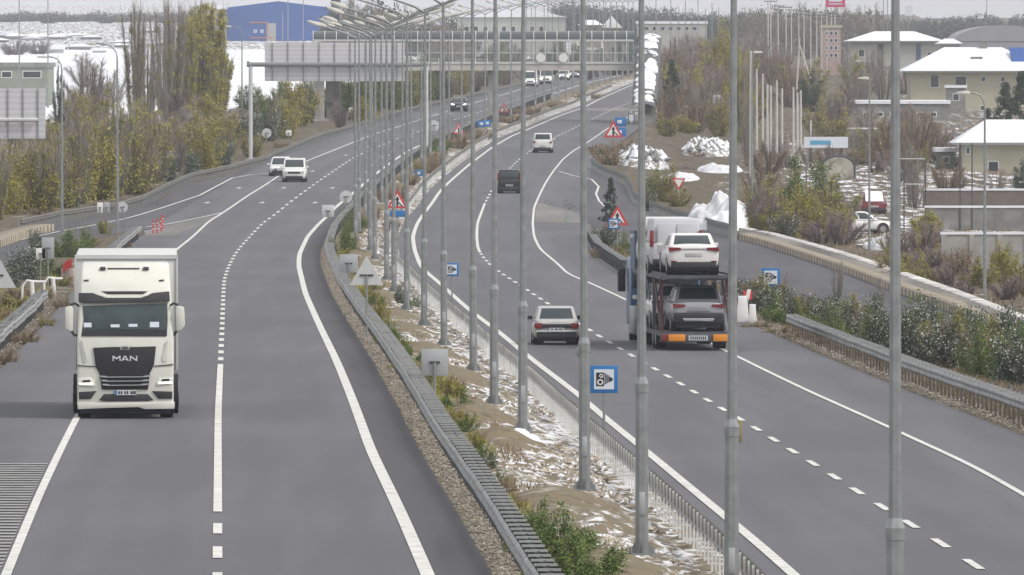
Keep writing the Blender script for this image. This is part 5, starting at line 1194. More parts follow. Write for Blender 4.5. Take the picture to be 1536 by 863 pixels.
def limbs(w_, h, z0, trunk_r, n=6, top=.8):
    mb = MB(); mb.tube([(0, 0, -.3), (.04 * w_, 0, z0 * .6 + .1), (0, .02 * w_, z0 + h * top * .6), (.03, 0, z0 + h * top)], [trunk_r, trunk_r * .8, trunk_r * .45, trunk_r * .12], 7)
    for k in range(n):
        a = k * 2.4 + rng.random(); zs = z0 * .7 + (h * .5) * k / n; L = w_ * .42
        mb.tube([(0, 0, zs), (L * .5 * math.cos(a), L * .5 * math.sin(a), zs + h * .18), (L * math.cos(a), L * math.sin(a), zs + h * .38)], [trunk_r * .5, trunk_r * .3, trunk_r * .08], 5)
    return mb
PROTO = {}
def stems(w_, h, n, seg=9, spread=1.0, colm=False):
    az = rng.uniform(0, 2 * math.pi, n); re = w_ / 2 * np.sqrt(rng.random(n)) * spread; hs = h * rng.uniform(.55, 1.0, n) * (1 - (.12 if colm else .38) * (re / (w_ / 2)) ** 2)
    t = np.linspace(.0, 1, seg)[None, :]; wob = rng.normal(0, .035 * w_, (n, seg)).cumsum(1) * .5
    b0 = rng.uniform(0, .18 * w_, n)[:, None]
    rr = b0 + (re[:, None] - b0) * (t ** (.6 if colm else .85)) + wob * t; a2 = az[:, None] + rng.normal(0, .12, (n, seg)).cumsum(1) * .3
    return np.stack([rr * np.cos(a2), rr * np.sin(a2), hs[:, None] * t], -1)
def stem_mesh(P, r0, top=.15):
    n, k, _ = P.shape; V = []
    for i in range(n):
        ang = rng.uniform(0, 3.1)
        for c in (0, 1):
            u = np.array([math.cos(ang + c * 1.57), math.sin(ang + c * 1.57), 0])
            for j in range(k - 1):
                ra, rb = r0 * (1 - (1 - top) * j / (k - 1)), r0 * (1 - (1 - top) * (j + 1) / (k - 1)); V += [P[i, j] - u * ra, P[i, j] + u * ra, P[i, j + 1] + u * rb, P[i, j + 1] - u * rb]
    return np.array(V)
def along(P, n, lo=.15):
    i = rng.integers(0, P.shape[0], n); t = (lo + (1 - lo) * rng.random(n)) * (P.shape[1] - 1); j = np.minimum(t.astype(int), P.shape[1] - 2); f = (t - j)[:, None]; return P[i, j] * (1 - f) + P[i, j + 1] * f
def twigs_on(P, n, ln, wd, up=1.0, lo=.15):
    c = along(P, n, lo); out = c.copy(); out[:, 2] = 0; out /= (np.linalg.norm(out, axis=1)[:, None] + .05)
    d = out * rng.uniform(0, .8, (n, 1)) + rng.normal(size=(n, 3)) * .35; d[:, 2] += up; d /= np.linalg.norm(d, axis=1)[:, None]
    L = ln * rng.uniform(.3, 1.2, n)[:, None]; b = np.cross(d, rng.normal(size=(n, 3))); b /= np.linalg.norm(b, axis=1)[:, None]; b *= wd * rng.uniform(.5, 1.3, n)[:, None]
    return np.stack([c - b, c + b, c + d * L + b * .3, c + d * L - b * .3], 1).reshape(-1, 3), rng.random(n)
def proto_tree(key, w_, h, kind, leaf, n, size, trunk=True, twigs=None, tn=0, shape='round', z0=.15, tw=.02, tl=.9, bark='bark', ns=None, cr=.16, lo=None):
    """a plant w_ wide and h tall: stems fan out from the base and carry twigs and leaf clumps; scaled per copy"""
    r = empty(kind)
    if shape == 'cone':
        nc = 90; zz = rng.random(nc) ** 1.2; rr = w_ / 2 * (1.02 - zz) * rng.uniform(.5, 1.1, nc) * (.8 + .25 * np.sin(zz * 34)); th = rng.uniform(0, 6.3, nc); cc = np.stack([rr * np.cos(th), rr * np.sin(th), h * (.06 + .94 * zz)], 1); P = None
    else:
        P = stems(w_ * .92, h * .97, ns or (16 if shape == 'column' else 13), colm=shape == 'column'); lo = z0 if lo is None else lo; nc = max(30, n // 38); cc = along(P, nc, lo)
    if n:
        rad = rng.uniform(.4, 1.2, nc) * cr * (w_ if shape != 'cone' else w_ * .7)
        V, t = leaf_cloud(cc, rad, n, size, elong=1.1 if shape != 'column' else 1.9, up=.0 if shape != 'column' else .9); quads_mesh('foliage', V, LM[leaf], r, t)
    if twigs and P is not None:
        V, t = twigs_on(P, tn, tl, tw, 1.6 if shape == 'column' else .7, lo * .5); quads_mesh('twigs', V, LM[twigs], r, t)
    if trunk:
        o = limbs(w_, h * .9, z0 * h, .014 * h + .02, 0).build('trunk', M_[bark], r)
        if P is not None: V = stem_mesh(P, .007 * h + .012); quads_mesh('branches', V, M_[bark], r)['kind'] = 'stuff'
    PROTO[key] = dict(root=r, w=w_, h=h, used=False)
proto_tree('olive', 3, 4, 'bush', 'olive', 4200, .065, twigs='brown', tn=1100, z0=.05, tw=.012, cr=.14)
proto_tree('olive2', 3, 5, 'bush', 'olive', 3000, .06, twigs='grey', tn=2600, shape='column', z0=.05, tw=.012, cr=.1)
proto_tree('yellow', 3, 4, 'bush', 'yellow', 5600, .07, twigs='brown', tn=900, z0=.04, tw=.012, cr=.15)
proto_tree('green', 3, 2.6, 'shrub', 'green', 6000, .055, twigs='dry', tn=300, z0=.02, cr=.14, tw=.01, tl=.4)
proto_tree('frost', 3, 2.2, 'snowy_shrub', 'frost', 6200, .05, z0=.02, cr=.15)
proto_tree('frost2', 3, 2.6, 'snowy_shrub', 'frost', 4600, .055, twigs='brown', tn=900, z0=.02, tw=.01, cr=.13, tl=.6)
proto_tree('poplar', 3, 11, 'poplar_tree', 'olive', 3600, .08, twigs='grey', tn=5200, shape='column', z0=.05, tw=.016, tl=1.5, cr=.1, ns=12)
proto_tree('poplary', 4, 11, 'poplar_tree', 'yellow', 10500, .09, twigs='grey', tn=1500, shape='column', z0=.05, tw=.016, tl=1.4, cr=.1, ns=15)
proto_tree('bare', 4, 5, 'bare_tree', 'brown', 0, 0, twigs='brown', tn=4200, z0=.15, tw=.012, tl=.7, ns=12)
proto_tree('barep', 4, 5, 'bare_tree', 'brown', 0, 0, twigs='purple', tn=4600, z0=.12, tw=.013, tl=.7, ns=16)
proto_tree('bareg', 4, 6, 'bare_tree', 'brown', 0, 0, twigs='grey', tn=3000, z0=.15, tw=.012, tl=.8, ns=11)
proto_tree('conifer', 4, 7, 'conifer', 'dark', 6500, .11, shape='cone', z0=.06)
proto_tree('greentree', 5, 6, 'broadleaf_tree', 'green', 7500, .09, twigs='brown', tn=900, z0=.12, tw=.014, cr=.13, ns=14)
proto_tree('darktree', 5, 6, 'evergreen_tree', 'dark', 7500, .1, z0=.06, cr=.13, ns=14)
proto_tree('dry', 2, 1, 'dry_grass_clump', 'dry', 700, .04, trunk=False, twigs='dry', tn=1300, z0=.0, tw=.009, tl=.4, ns=22, lo=0)
proto_tree('farwood', 9, 10, 'forest_tree', 'far', 1500, .5, z0=.05, cr=.24, ns=22, lo=.1)
proto_tree('farbare', 8, 9, 'forest_tree', 'farbrown', 500, .35, twigs='farbrown', tn=1300, z0=.1, tw=.05, tl=1.7, ns=14)
LM['olive2'] = leafmat('verge_olive_brown', (.1, .085, .05), (.26, .21, .12))
CNT = {}
DESC = {'olive': 'olive-brown bush', 'olive2': 'tall streaky olive bush', 'yellow': 'bright yellow-green bush', 'green': 'dense green shrub', 'frost': 'snow-dusted dark shrub', 'frost2': 'ragged snow-flecked shrub',
        'poplar': 'tall thin half-bare poplar', 'poplary': 'tall yellow-green poplar', 'bare': 'leafless brown tree', 'barep': 'leafless purplish tree', 'bareg': 'leafless grey tree', 'conifer': 'dark conifer', 'greentree': 'leafy green tree',
        'darktree': 'dark evergreen tree', 'dry': 'dry brown grass clump', 'farwood': 'dark far-off tree', 'farbare': 'bare brownish far-off tree'}
CAT = {'dry': 'grass clump', 'poplar': 'tree', 'poplary': 'tree', 'bare': 'tree', 'barep': 'tree', 'bareg': 'tree', 'conifer': 'tree', 'greentree': 'tree', 'darktree': 'tree', 'farwood': 'tree', 'farbare': 'tree'}
def plant(key, px, base, wpx, hpx, where, Y=None, g=None):
    p = PROTO[key]; g0 = G(px, base) if Y is None else onY(px, Y); s = F / g0[1]
    o = p['root'] if not p['used'] else copy_tree(p['root']); p['used'] = True
    wx, hz = wpx / s / p['w'] * 1.22, hpx / s / p['h'] * 1.1
    o.location = (g0[0], g0[1], g0[2] - .1); o.scale = (wx * random.uniform(.95, 1.05), wx, hz); o.rotation_euler = (0, 0, random.uniform(0, 6.3))
    # a plain turn would skew a non-uniform scale only in plan, which is harmless
    k = (key, where); CNT[k] = CNT.get(k, 0) + 1; o['_k'] = f'{key}|{where}'; o['_x'] = px; tag(o, None, CAT.get(key, 'bush'), g or f'plants {where}'); return o
A = 'behind the slip road guardrail'
for key, x, b, w_, h in [('olive2', -8, 330, 60, 130), ('yellow', 48, 318, 74, 88), ('yellow', 10, 322, 50, 70), ('olive2', 72, 318, 60, 120), ('olive', 96, 312, 60, 100), ('olive2', 118, 306, 56, 150), ('yellow', 150, 300, 70, 120), ('yellow', 140, 285, 60, 120), ('olive2', 172, 296, 60, 160), ('olive', 200, 292, 70, 130), ('olive2', 214, 284, 50, 130),
                         ('frost', 112, 311, 34, 36), ('frost', 58, 316, 30, 30), ('olive', 232, 272, 50, 110), ('frost', 258, 272, 46, 46), ('barep', 262, 262, 54, 78), ('frost', 286, 262, 36, 36), ('yellow', 312, 258, 40, 70), ('olive', 296, 250, 50, 84), ('frost', 340, 248, 46, 40), ('olive', 336, 240, 46, 60), ('olive', 376, 236, 44, 44), ('frost', 380, 215, 50, 52), ('frost2', 402, 212, 46, 60), ('yellow', 428, 208, 40, 60),
                         ('yellow', 20, 290, 60, 70), ('bareg', 30, 250, 60, 90), ('olive', 84, 262, 60, 80), ('barep', 135, 190, 70, 110), ('olive', 300, 225, 46, 60), ('dry', 160, 312, 50, 12), ('dry', 220, 290, 50, 12), ('dry', 60, 322, 60, 12), ('dry', 300, 262, 50, 10), ('dry', 420, 222, 40, 10)]: plant(key, x, b, w_, h, A)
for i in range(26):
    x = -10 + i * 14; b = float(np.interp(x, [0, 100, 200, 300, 350], [322, 308, 290, 256, 240])) - random.uniform(0, 34); plant(['olive', 'olive', 'yellow', 'olive2', 'yellow', 'olive2', 'olive'][i % 7], x, b, random.uniform(50, 76), float(np.interp(x, [0, 60, 120, 200, 260, 350], [80, 96, 130, 120, 76, 54])) * random.uniform(.55, 1.0), A)
A = 'on the left field'
for i in range(12):
    plant('poplary', 272 + 5.2 * i, 184 - 5 * (i % 3), 40, [110, 140, 160, 165, 150, 176, 140, 150, 130, 120, 110, 90][i], A)
for i in range(14):
    plant(['olive', 'bareg', 'barep', 'yellow'][i % 4], 60 + 22 * i, 215 - 8 * (i % 4), 56, random.uniform(30, 60), A)
for key, x, b, w_, h in [('poplar', 203, 190, 34, 190), ('poplar', 222, 182, 30, 130), ('poplar', 246, 184, 34, 185), ('poplar', 260, 186, 34, 190), ('poplary', 300, 182, 62, 186), ('poplary', 318, 176, 34, 140), ('poplary', 276, 178, 44, 150), ('barep', 276, 186, 60, 60), ('barep', 292, 188, 50, 46), ('greentree', 372, 165, 40, 42), ('bareg', 125, 130, 70, 55), ('bareg', 160, 160, 70, 60), ('bareg', 110, 175, 60, 50), ('darktree', 88, 205, 20, 110), ('olive', 148, 215, 60, 90), ('barep', 60, 82, 50, 24), ('barep', 20, 84, 60, 26), ('greentree', 345, 120, 10, 20)]: plant(key, x, b, w_, h, A)
A = 'near the left end of the footbridge'
for key, x, b, w_, h in [('yellow', 446, 190, 52, 74), ('greentree', 424, 178, 44, 62), ('yellow', 420, 196, 30, 40), ('greentree', 466, 170, 40, 60), ('greentree', 530, 180, 58, 84), ('greentree', 556, 170, 60, 84), ('yellow', 545, 190, 40, 46), ('barep', 512, 192, 34, 44), ('greentree', 590, 165, 56, 74), ('darktree', 575, 160, 40, 64), ('olive', 615, 160, 50, 60), ('greentree', 640, 152, 44, 58), ('darktree', 655, 150, 40, 54), ('barep', 668, 148, 36, 40), ('olive', 690, 142, 40, 44), ('barep', 712, 138, 40, 40), ('greentree', 732, 130, 40, 40), ('bareg', 755, 128, 40, 36), ('bareg', 420, 200, 40, 60)]: plant(key, x, b, w_, h, A)
for i in range(22):
    x = 405 + i * 16; plant(['greentree', 'yellow', 'olive', 'darktree', 'bare', 'greentree'][i % 6], x, float(np.interp(x, [400, 600, 750], [196, 158, 128])) - random.uniform(0, 12), 50, random.uniform(40, 72) * (1 if x < 650 else .6), A)
A = 'seen through the footbridge'
for i in range(16):
    key = ['darktree', 'greentree', 'barep', 'bareg', 'darktree'][i % 5]; plant(key, 615 + i * 22, 0, 44 + 8 * (i % 3), 34 + 9 * (i % 4), A, Y=1900 + 60 * (i % 4))
A = 'between right road and yard'
for key, x, b, w_, h in [('conifer', 1008, 168, 38, 70), ('darktree', 996, 178, 34, 40), ('barep', 1052, 150, 60, 60), ('barep', 1030, 158, 50, 56), ('barep', 1072, 162, 50, 70), ('bare', 1015, 195, 60, 50), ('olive', 1000, 205, 44, 40), ('yellow', 1030, 200, 44, 28), ('bare', 1045, 200, 50, 56), ('yellow', 1098, 190, 36, 100), ('yellow', 1090, 160, 40, 130), ('olive2', 1112, 215, 34, 150), ('olive', 1080, 205, 40, 70), ('bare', 1100, 120, 50, 60), ('bare', 1075, 110, 46, 50), ('bareg', 1122, 250, 26, 120), ('bare', 1140, 300, 50, 60), ('bare', 1160, 130, 30, 60), ('bare', 1172, 120, 30, 50), ('dry', 920, 248, 70, 26), ('dry', 900, 232, 40, 18), ('dry', 935, 235, 50, 26), ('dry', 1060, 235, 60, 10)]: plant(key, x, b, w_, h, A)
A = 'around the side road junction'
for key, x, b, w_, h in [('green', 985, 300, 44, 54), ('olive', 1002, 304, 44, 60), ('frost2', 976, 318, 30, 40), ('olive', 1018, 310, 40, 30), ('conifer', 916, 334, 30, 62), ('frost2', 905, 372, 46, 44), ('green', 940, 380, 44, 36), ('frost2', 950, 395, 30, 34), ('dry', 915, 388, 70, 20), ('olive', 930, 395, 40, 28), ('bareg', 890, 356, 14, 22)]: plant(key, x, b, w_, h, A)
for i in range(30):
    plant(['bare', 'olive', 'barep', 'bareg', 'yellow', 'bare'][i % 6], random.uniform(990, 1125), random.uniform(120, 205), random.uniform(40, 60), random.uniform(46, 80), A)
for i in range(24):
    plant(['bare', 'bareg', 'barep', 'olive'][i % 4], random.uniform(1135, 1290), random.uniform(105, 260), random.uniform(40, 60), random.uniform(36, 64), A)
for i in range(26):
    plant(['bare', 'bareg', 'barep', 'olive', 'bare'][i % 5], random.uniform(1290, 1440), random.uniform(190, 290), random.uniform(36, 60), random.uniform(30, 60), 'among the houses')
A = 'near the parked cars'
for i in range(12):
    plant(['olive', 'barep', 'yellow', 'frost2'][i % 4], 1140 + 11 * i, 352 + random.uniform(-16, 8) + i * .8, 56, random.uniform(40, 90), A)
for key, x, b, w_, h in [('greentree', 1210, 348, 90, 118), ('olive', 1180, 344, 70, 94), ('olive', 1240, 356, 80, 96), ('frost2', 1166, 352, 50, 50), ('yellow', 1200, 330, 60, 60), ('barep', 1262, 368, 70, 60), ('barep', 1230, 366, 60, 40), ('bare', 1150, 262, 60, 50), ('bareg', 1215, 250, 50, 60), ('darktree', 1218, 168, 52, 60), ('olive', 1228, 208, 50, 60), ('barep', 1252, 190, 60, 50), ('barep', 1265, 175, 50, 40), ('bareg', 1290, 160, 40, 60), ('yellow', 1388, 352, 50, 40), ('barep', 1384, 385, 66, 60), ('olive', 1395, 400, 50, 36), ('bare', 1340, 250, 80, 90), ('bare', 1372, 250, 70, 92), ('bare', 1395, 245, 60, 80), ('bareg', 1372, 312, 46, 110), ('bareg', 1325, 150, 50, 80), ('bare', 1360, 142, 50, 44), ('bareg', 1408, 145, 30, 30), ('bareg', 1300, 130, 60, 60)]: plant(key, x, b, w_, h, A)
A = 'at the right edge near the houses'
for i in range(26):
    plant(['barep', 'olive', 'dry', 'bareg', 'olive', 'yellow', 'barep'][i % 7], random.uniform(1340, 1545), 0, random.uniform(44, 66), random.uniform(24, 46), A, Y=random.uniform(640, 760))
for key, x, b, w_, h in [('conifer', 1508, 226, 60, 92), ('conifer', 1532, 230, 60, 110), ('conifer', 1482, 222, 34, 54), ('darktree', 1535, 300, 40, 60), ('bareg', 1495, 300, 30, 50), ('yellow', 1505, 420, 40, 60), ('olive', 1530, 445, 60, 60), ('olive', 1470, 432, 60, 50), ('barep', 1430, 430, 60, 44), ('barep', 1510, 450, 60, 44), ('olive', 1400, 425, 50, 34), ('barep', 1450, 445, 50, 30), ('olive', 1365, 410, 40, 30), ('barep', 1345, 400, 40, 26)]: plant(key, x, b, w_, h, A)
A = 'along the outer right guardrail'
for i in range(46):
    t = i / 45; x = 1112 + t * 450 + random.uniform(-8, 8); b = 462 + t * 118 + random.uniform(-14, 14); sc = .9 + .75 * t
    plant(['frost', 'green', 'frost2', 'olive', 'frost2', 'frost', 'green'][i % 7], x, b, random.uniform(44, 70) * sc, random.uniform(36, 66) * sc, A)
for i in range(14):
    t = i / 13; plant('dry', 1140 + t * 400, 492 + t * 112, 54, 14 + 6 * t, A)
for x, b in ((1170, 452), (1256, 446), (1318, 470)): plant('bareg', x, b, 26, 60, A)
A = 'below the slip road'
for key, x, b, w_, h in [('frost', 30, 420, 70, 50), ('frost', 62, 400, 60, 44), ('green', 100, 386, 64, 48), ('green', 122, 376, 54, 40), ('frost', 12, 432, 50, 34), ('green', 80, 415, 60, 34), ('yellow', 157, 352, 20, 26), ('dry', 20, 450, 70, 22), ('olive', 15, 462, 60, 26), ('dry', 60, 450, 70, 20), ('olive', 85, 430, 50, 24), ('dry', 30, 480, 60, 22), ('dry', 10, 545, 40, 26), ('dry', 40, 515, 46, 24), ('olive', 70, 490, 30, 20), ('dry', 95, 462, 30, 20), ('yellow', 2, 478, 30, 24), ('olive', 130, 372, 40, 24), ('dry', 190, 372, 24, 12), ('frost', 55, 372, 30, 30)]: plant(key, x, b, w_, h, A)
A = 'in the median'
med = [('green', 700, 650, 40, 40), ('yellow', 712, 672, 36, 34), ('green', 722, 690, 40, 36), ('frost', 735, 705, 36, 30), ('green', 745, 728, 40, 34), ('olive', 640, 575, 40, 36), ('green', 618, 548, 36, 34), ('olive', 560, 440, 30, 26), ('green', 545, 420, 30, 34), ('green', 517, 384, 44, 56), ('yellow', 520, 400, 40, 30), ('green', 530, 352, 36, 40), ('dry', 540, 345, 36, 26), ('dry', 556, 330, 36, 24), ('yellow', 552, 458, 36, 36), ('green', 562, 462, 30, 30), ('yellow', 572, 492, 24, 50), ('green', 584, 520, 44, 46), ('green', 602, 536, 40, 40), ('frost', 596, 548, 40, 26), ('yellow', 600, 556, 34, 22), ('green', 648, 590, 60, 34), ('yellow', 672, 600, 56, 44), ('green', 690, 622, 50, 50), ('yellow', 690, 640, 50, 34), ('frost', 600, 455, 30, 30), ('green', 620, 462, 24, 26), ('green', 795, 800, 60, 44), ('green', 815, 826, 90, 90), ('green', 850, 850, 110, 100), ('green', 838, 885, 120, 90), ('green', 880, 875, 110, 90), ('frost', 800, 806, 60, 46), ('green', 780, 830, 50, 40), ('yellow', 770, 768, 44, 36), ('dry', 745, 742, 50, 30), ('dry', 762, 762, 50, 30), ('dry', 700, 680, 40, 20), ('dry', 720, 710, 40, 20), ('green', 790, 872, 60, 30), ('green', 845, 885, 90, 60),
       ('dry', 600, 300, 30, 26), ('dry', 615, 280, 34, 26), ('dry', 640, 260, 40, 26), ('dry', 660, 250, 40, 24), ('green', 655, 232, 40, 30), ('green', 640, 240, 26, 24), ('dry', 690, 225, 50, 26), ('dry', 715, 212, 46, 20), ('dry', 560, 312, 30, 26), ('dry', 575, 300, 30, 20), ('olive', 628, 262, 30, 26), ('dry', 770, 185, 50, 14), ('dry', 800, 172, 50, 14), ('dry', 840, 162, 50, 12), ('dry', 590, 345, 30, 20), ('dry', 880, 148, 50, 10)]
for key, x, b, w_, h in med: plant(key, x, b, w_, h, A)
# grass fringe along the median edge and verges: stuff
def grass(name, X, Y, hgt, m, label):
    n = len(X); Z = zg(X, Y); a = rng.uniform(0, 6.3, n); w2 = hgt * .12 * rng.uniform(.5, 1.2, n); H = hgt * rng.uniform(.4, 1.3, n); dx, dy = np.cos(a) * w2, np.sin(a) * w2; lx, ly = rng.normal(0, .25, n) * H, rng.normal(0, .25, n) * H
    V = np.stack([np.stack([X - dx, Y - dy, Z - .02], 1), np.stack([X + dx, Y + dy, Z - .02], 1), np.stack([X + lx, Y + ly, Z + H], 1)], 1).reshape(-1, 3)
    o = quads_mesh(name, V, m, tint=rng.random(n), k=3); tag(o, label, 'grass', kind='stuff')
def strip_pts(n, fa, fb, ya, yb, thr=.45, p=1.4, sx=1.0, sy=9):
    Y = ya + (yb - ya) * rng.random(n) ** p; X = fa(Y) + (fb(Y) - fa(Y)) * rng.random(n); k = vnoise(X / sx, Y / sy) > thr; return X[k], Y[k]
X, Y = strip_pts(26000, lambda y: at(Rl, y) + 1.9, lambda y: at(Rl, y) + 1.9 + .42 * (at(RCl, y) - at(Rl, y) - 3), 200, 900, .42); grass('median_grass', X, Y, .2, LM['dry'], 'thin dry grass on the left half of the median')
X, Y = strip_pts(9000, lambda y: at(Rl, y) + 1.9, lambda y: at(Rl, y) + 1.9 + .25 * (at(RCl, y) - at(Rl, y) - 3), 200, 900, .55); grass('median_grass', X, Y, .26, LM['olive'], 'olive grass close behind the left median guardrail')
X, Y = strip_pts(26000, lambda y: at(RCr, y) + 3.8, lambda y: at(RCr, y) + 9, 250, 620, .3); grass('verge_grass', X, Y, .22, LM['olive2'], 'dry grass on the bank behind the outer right guardrail')
X, Y = strip_pts(22000, lambda y: at(Ll, y) - 14, lambda y: at(Ll, y) - 3.9, 230, 640, .3); grass('verge_grass', X, Y, .24, LM['olive'], 'olive grass between the left shoulder and the slip road')
X, Y = strip_pts(30000, lambda y: at(Ll, y) - 60, lambda y: at(Ll, y) - 15.5, 640, 1300, .35, 1.0, 6, 20); grass('field_grass', X, Y, .4, LM['dry'], 'dry grass at the foot of the bushes beyond the slip road')
X, Y = strip_pts(30000, lambda y: at(RCr, y) + 16, lambda y: at(RCr, y) + 55, 560, 1300, .5, 1.0, 5, 20); grass('field_grass', X, Y, .35, LM['dry'], 'dry grass in the yard on the right')
# far woods
A = 'on the horizon'
for i in range(46):
    x = -10 + i * 12; plant('farwood' if (i % 5) else 'farbare', x, 0, random.uniform(26, 40), random.uniform(12, 18), A + ' at left', Y=3900 + 30 * (i % 7))
for i in range(30):
    plant('farbare' if i % 3 else 'farwood', 500 + i * 7.5, 0, random.uniform(34, 50), random.uniform(66, 84) - i * .9, A + ' above the left footbridge half', Y=2500 + 50 * (i % 5))
for i in range(72):
    x = 845 + i * 4.2; plant('farwood', x, 0, random.uniform(24, 36), random.uniform(34, 46) - abs(x - 1040) * .05 + 4 * (i % 3), A + ' above the right footbridge half', Y=4200 - 330 * (i % 3))
for i in range(54):
    plant('farwood', 1345 + i * 4, 0, random.uniform(24, 36), random.uniform(32, 44), A + ' behind the houses', Y=4200 - 330 * (i % 3))
for i in range(34):
    plant('farbare' if i % 4 else 'farwood', 1110 + i * 7, 0, random.uniform(34, 50), random.uniform(50, 66) + 12 * (i % 2), A + ' right of the board mast', Y=3500 - 450 * (i % 2) + 50 * (i % 5))
for i in range(22):
    plant('bareg' if i % 2 else 'barep', 1010 + i * 7, 0, 50, random.uniform(50, 70), 'on the slope behind the yard', Y=1900 + 40 * (i % 6))
# labels
from collections import defaultdict
D = defaultdict(list)
for o in list(S.objects):
    if '_k' in o.keys(): D[o['_k']].append(o)
for k, lst in D.items():
    key, where = k.split('|'); lst.sort(key=lambda o: o['_x'])
    for i, o in enumerate(lst):
        o['label'] = f"{DESC[key]} {where}" + (f", {ordn(i)} from the left" if len(lst) > 1 else '')
        del o['_k']; del o['_x']

st(poly_sheet('footpath', [(1108, 358), (1150, 369), (1211, 389), (1270, 409), (1334, 434), (1415, 462), (1478, 493), (1560, 528)], [(1108, 350), (1150, 359), (1211, 376), (1270, 394), (1334, 417), (1415, 446), (1490, 476), (1580, 512)], .36, road_mat('path_paving', (.19, .175, .155), .5)))
kw = kerb_wall([(1112, 352), (1150, 360), (1211, 377), (1270, 395), (1334, 418), (1415, 447), (1490, 477), (1580, 513)], 'thin snowy ridge along the back edge of the footpath', .38, .1, mat('patchy_snow_ridge', (.5, .48, .46), .9, var=.6, scale=.5), name='snow_ridge', cat='snow ridge')
# ================================================================= snow and rubble heaps
M_['oldsnow'] = mat('old_dirty_snow', (.68, .69, .71), .85, var=.28, scale=.35, bump=.5)
def rubble(px, base, wpx, hpx, label):
    g = G(px, base); s = F / g[1]; rx = wpx / s / 2; h = hpx / s; r = heap('rubble_heap', g, rx, 14, h * .75, ground_mat('rubble_soil', [(.2, .18, .15), (.35, .32, .28)], nscale=1), label, 'heap', rough=.5, group='heaps beside the yard', seed=px, pw=.45)
    r.data.attributes.new('snow', 'FLOAT', 'POINT').data.foreach_set('value', np.full(len(r.data.vertices), .5, np.float32))
    n = 500; u = rng.uniform(-1, 1, (n, 2)); u = u[(u ** 2).sum(1) < .85]; rr = np.sqrt((u ** 2).sum(1)); P = np.stack([u[:, 0] * rx, u[:, 1] * 14, h * .75 * (1 - rr) ** .45 * 1.12 * (.7 + .5 * vnoise(u[:, 0] * 3, u[:, 1] * 3))], 1)
    base_ = np.array([(1, 0, 0), (0, 1, 0), (-1, 0, 0), (0, -1, 0), (0, 0, 1), (0, 0, -1)], float); tri = np.array([(0, 1, 4), (1, 2, 4), (2, 3, 4), (3, 0, 4), (1, 0, 5), (2, 1, 5), (3, 2, 5), (0, 3, 5)])
    V = base_[None] * (.3 * rng.uniform(.5, 1.5, (len(P), 1)))[:, :, None] * rng.uniform(.6, 1.3, (len(P), 6, 1)) + P[:, None]; h2 = len(V) * 3 // 5; o = quads_mesh('snowy_lumps', V[:h2, tri, :].reshape(-1, 3), M_['snow'], r, k=3); o['kind'] = 'stuff'; o = quads_mesh('stones', V[h2:, tri, :].reshape(-1, 3), M_['conc_dark'], r, k=3); o['kind'] = 'stuff'
rubble(962, 248, 84, 34, 'heap of snow-covered rubble at the foot of the stairway'); rubble(1062, 232, 76, 30, 'heap of snow-covered rubble right of the stairway, behind the first')
for px, b, w_, h, lab in [(1084, 342, 118, 54, 'large smooth white snow heap behind the transporter'), (1150, 342, 60, 42, 'white snow heap just right of the thin lamp post'), (1020, 268, 60, 10, 'flat patch of piled snow left of the give way sign'), (1080, 256, 70, 12, 'flat patch of piled snow in the muddy yard'), (1330, 372, 70, 22, 'low snow bank beyond the footpath below the parked cars')]:
    g = G(px, b); s = F / g[1]; heap('snow_heap', g, w_ / s / 2, 12, h / s, M_['oldsnow'], lab, 'snow heap', group='snow heaps in the yard', rough=.6, seed=px, pw=.5)

# ================================================================= buildings
def win(r, x, z, w_, h, y, m=None, frame=True, nm='window'):
    f = MB().box(x - w_ / 2 - .08, x + w_ / 2 + .08, y - .05, y - .002, z - h / 2 - .08, z + h / 2 + .08).build(nm, M_['white'] if frame else M_['galv'], r)
    MB().box(x - w_ / 2, x + w_ / 2, y - .07, y - .052, z - h / 2, z + h / 2).build('pane', m or M_['glass'], f)
def house(px0, px1, base, eave, top, Y, label, wallm, roofm, depth=14, roof='hip', name='house', wins=(), over=.5, dz=.0, group='buildings beyond the roads'):
    s = F / Y; x0, x1 = (px0 - 768) / s, (px1 - 768) / s; cx_ = (x0 + x1) / 2; zb = ray(768, base, Y)[2]; ze = ray(768, eave, Y)[2] - zb; zt = ray(768, top, Y)[2] - zb; hw = (x1 - x0) / 2
    r = empty(name, (cx_, Y, zb), 0, label, 'building', group); MB().box(-hw, hw, 0, depth, -3, ze).build('walls', wallm, r)
    if roof == 'hip':
        k = min(hw * .55, depth * .45); mb = MB(); a = hw + over
        mb.add([(-a, -over, ze), (a, -over, ze), (a, depth + over, ze), (-a, depth + over, ze), (-a + k + over, depth / 2, zt), (a - k - over, depth / 2, zt)], [(0, 1, 5, 4), (1, 2, 5), (2, 3, 4, 5), (3, 0, 4), (0, 3, 2, 1)]); rf = mb.build('roof', roofm, r)
        MB().box(-a, a, -over - .08, -over, ze - .15, ze + .06).build('gutter', M_['galv'], rf)
    elif roof == 'gable':
        mb = MB(); a = hw + over; mb.prism([(-a, ze), (a, ze), (0, zt)], -over, depth + over); mb.build('roof', roofm, r)
    elif roof == 'flat':
        MB().box(-hw - .2, hw + .2, -.2, depth + .2, ze, zt).build('roof', roofm, r)
    elif roof == 'arch':
        mb = MB(); n = 14; mb.prism([(-hw - .1, ze)] + [(-hw * math.cos(math.pi * k / n), ze + (zt - ze) * math.sin(math.pi * k / n)) for k in range(n + 1)] + [(hw + .1, ze)], -.1, depth); mb.build('roof', roofm, r)
    for (wx, wy, ww, wh) in wins:
        win(r, (wx - 768) / s - cx_, ray(768, wy, Y)[2] - zb, ww / s, wh / s, 0)
    return r, s, cx_, zb
SN = M_['snow']
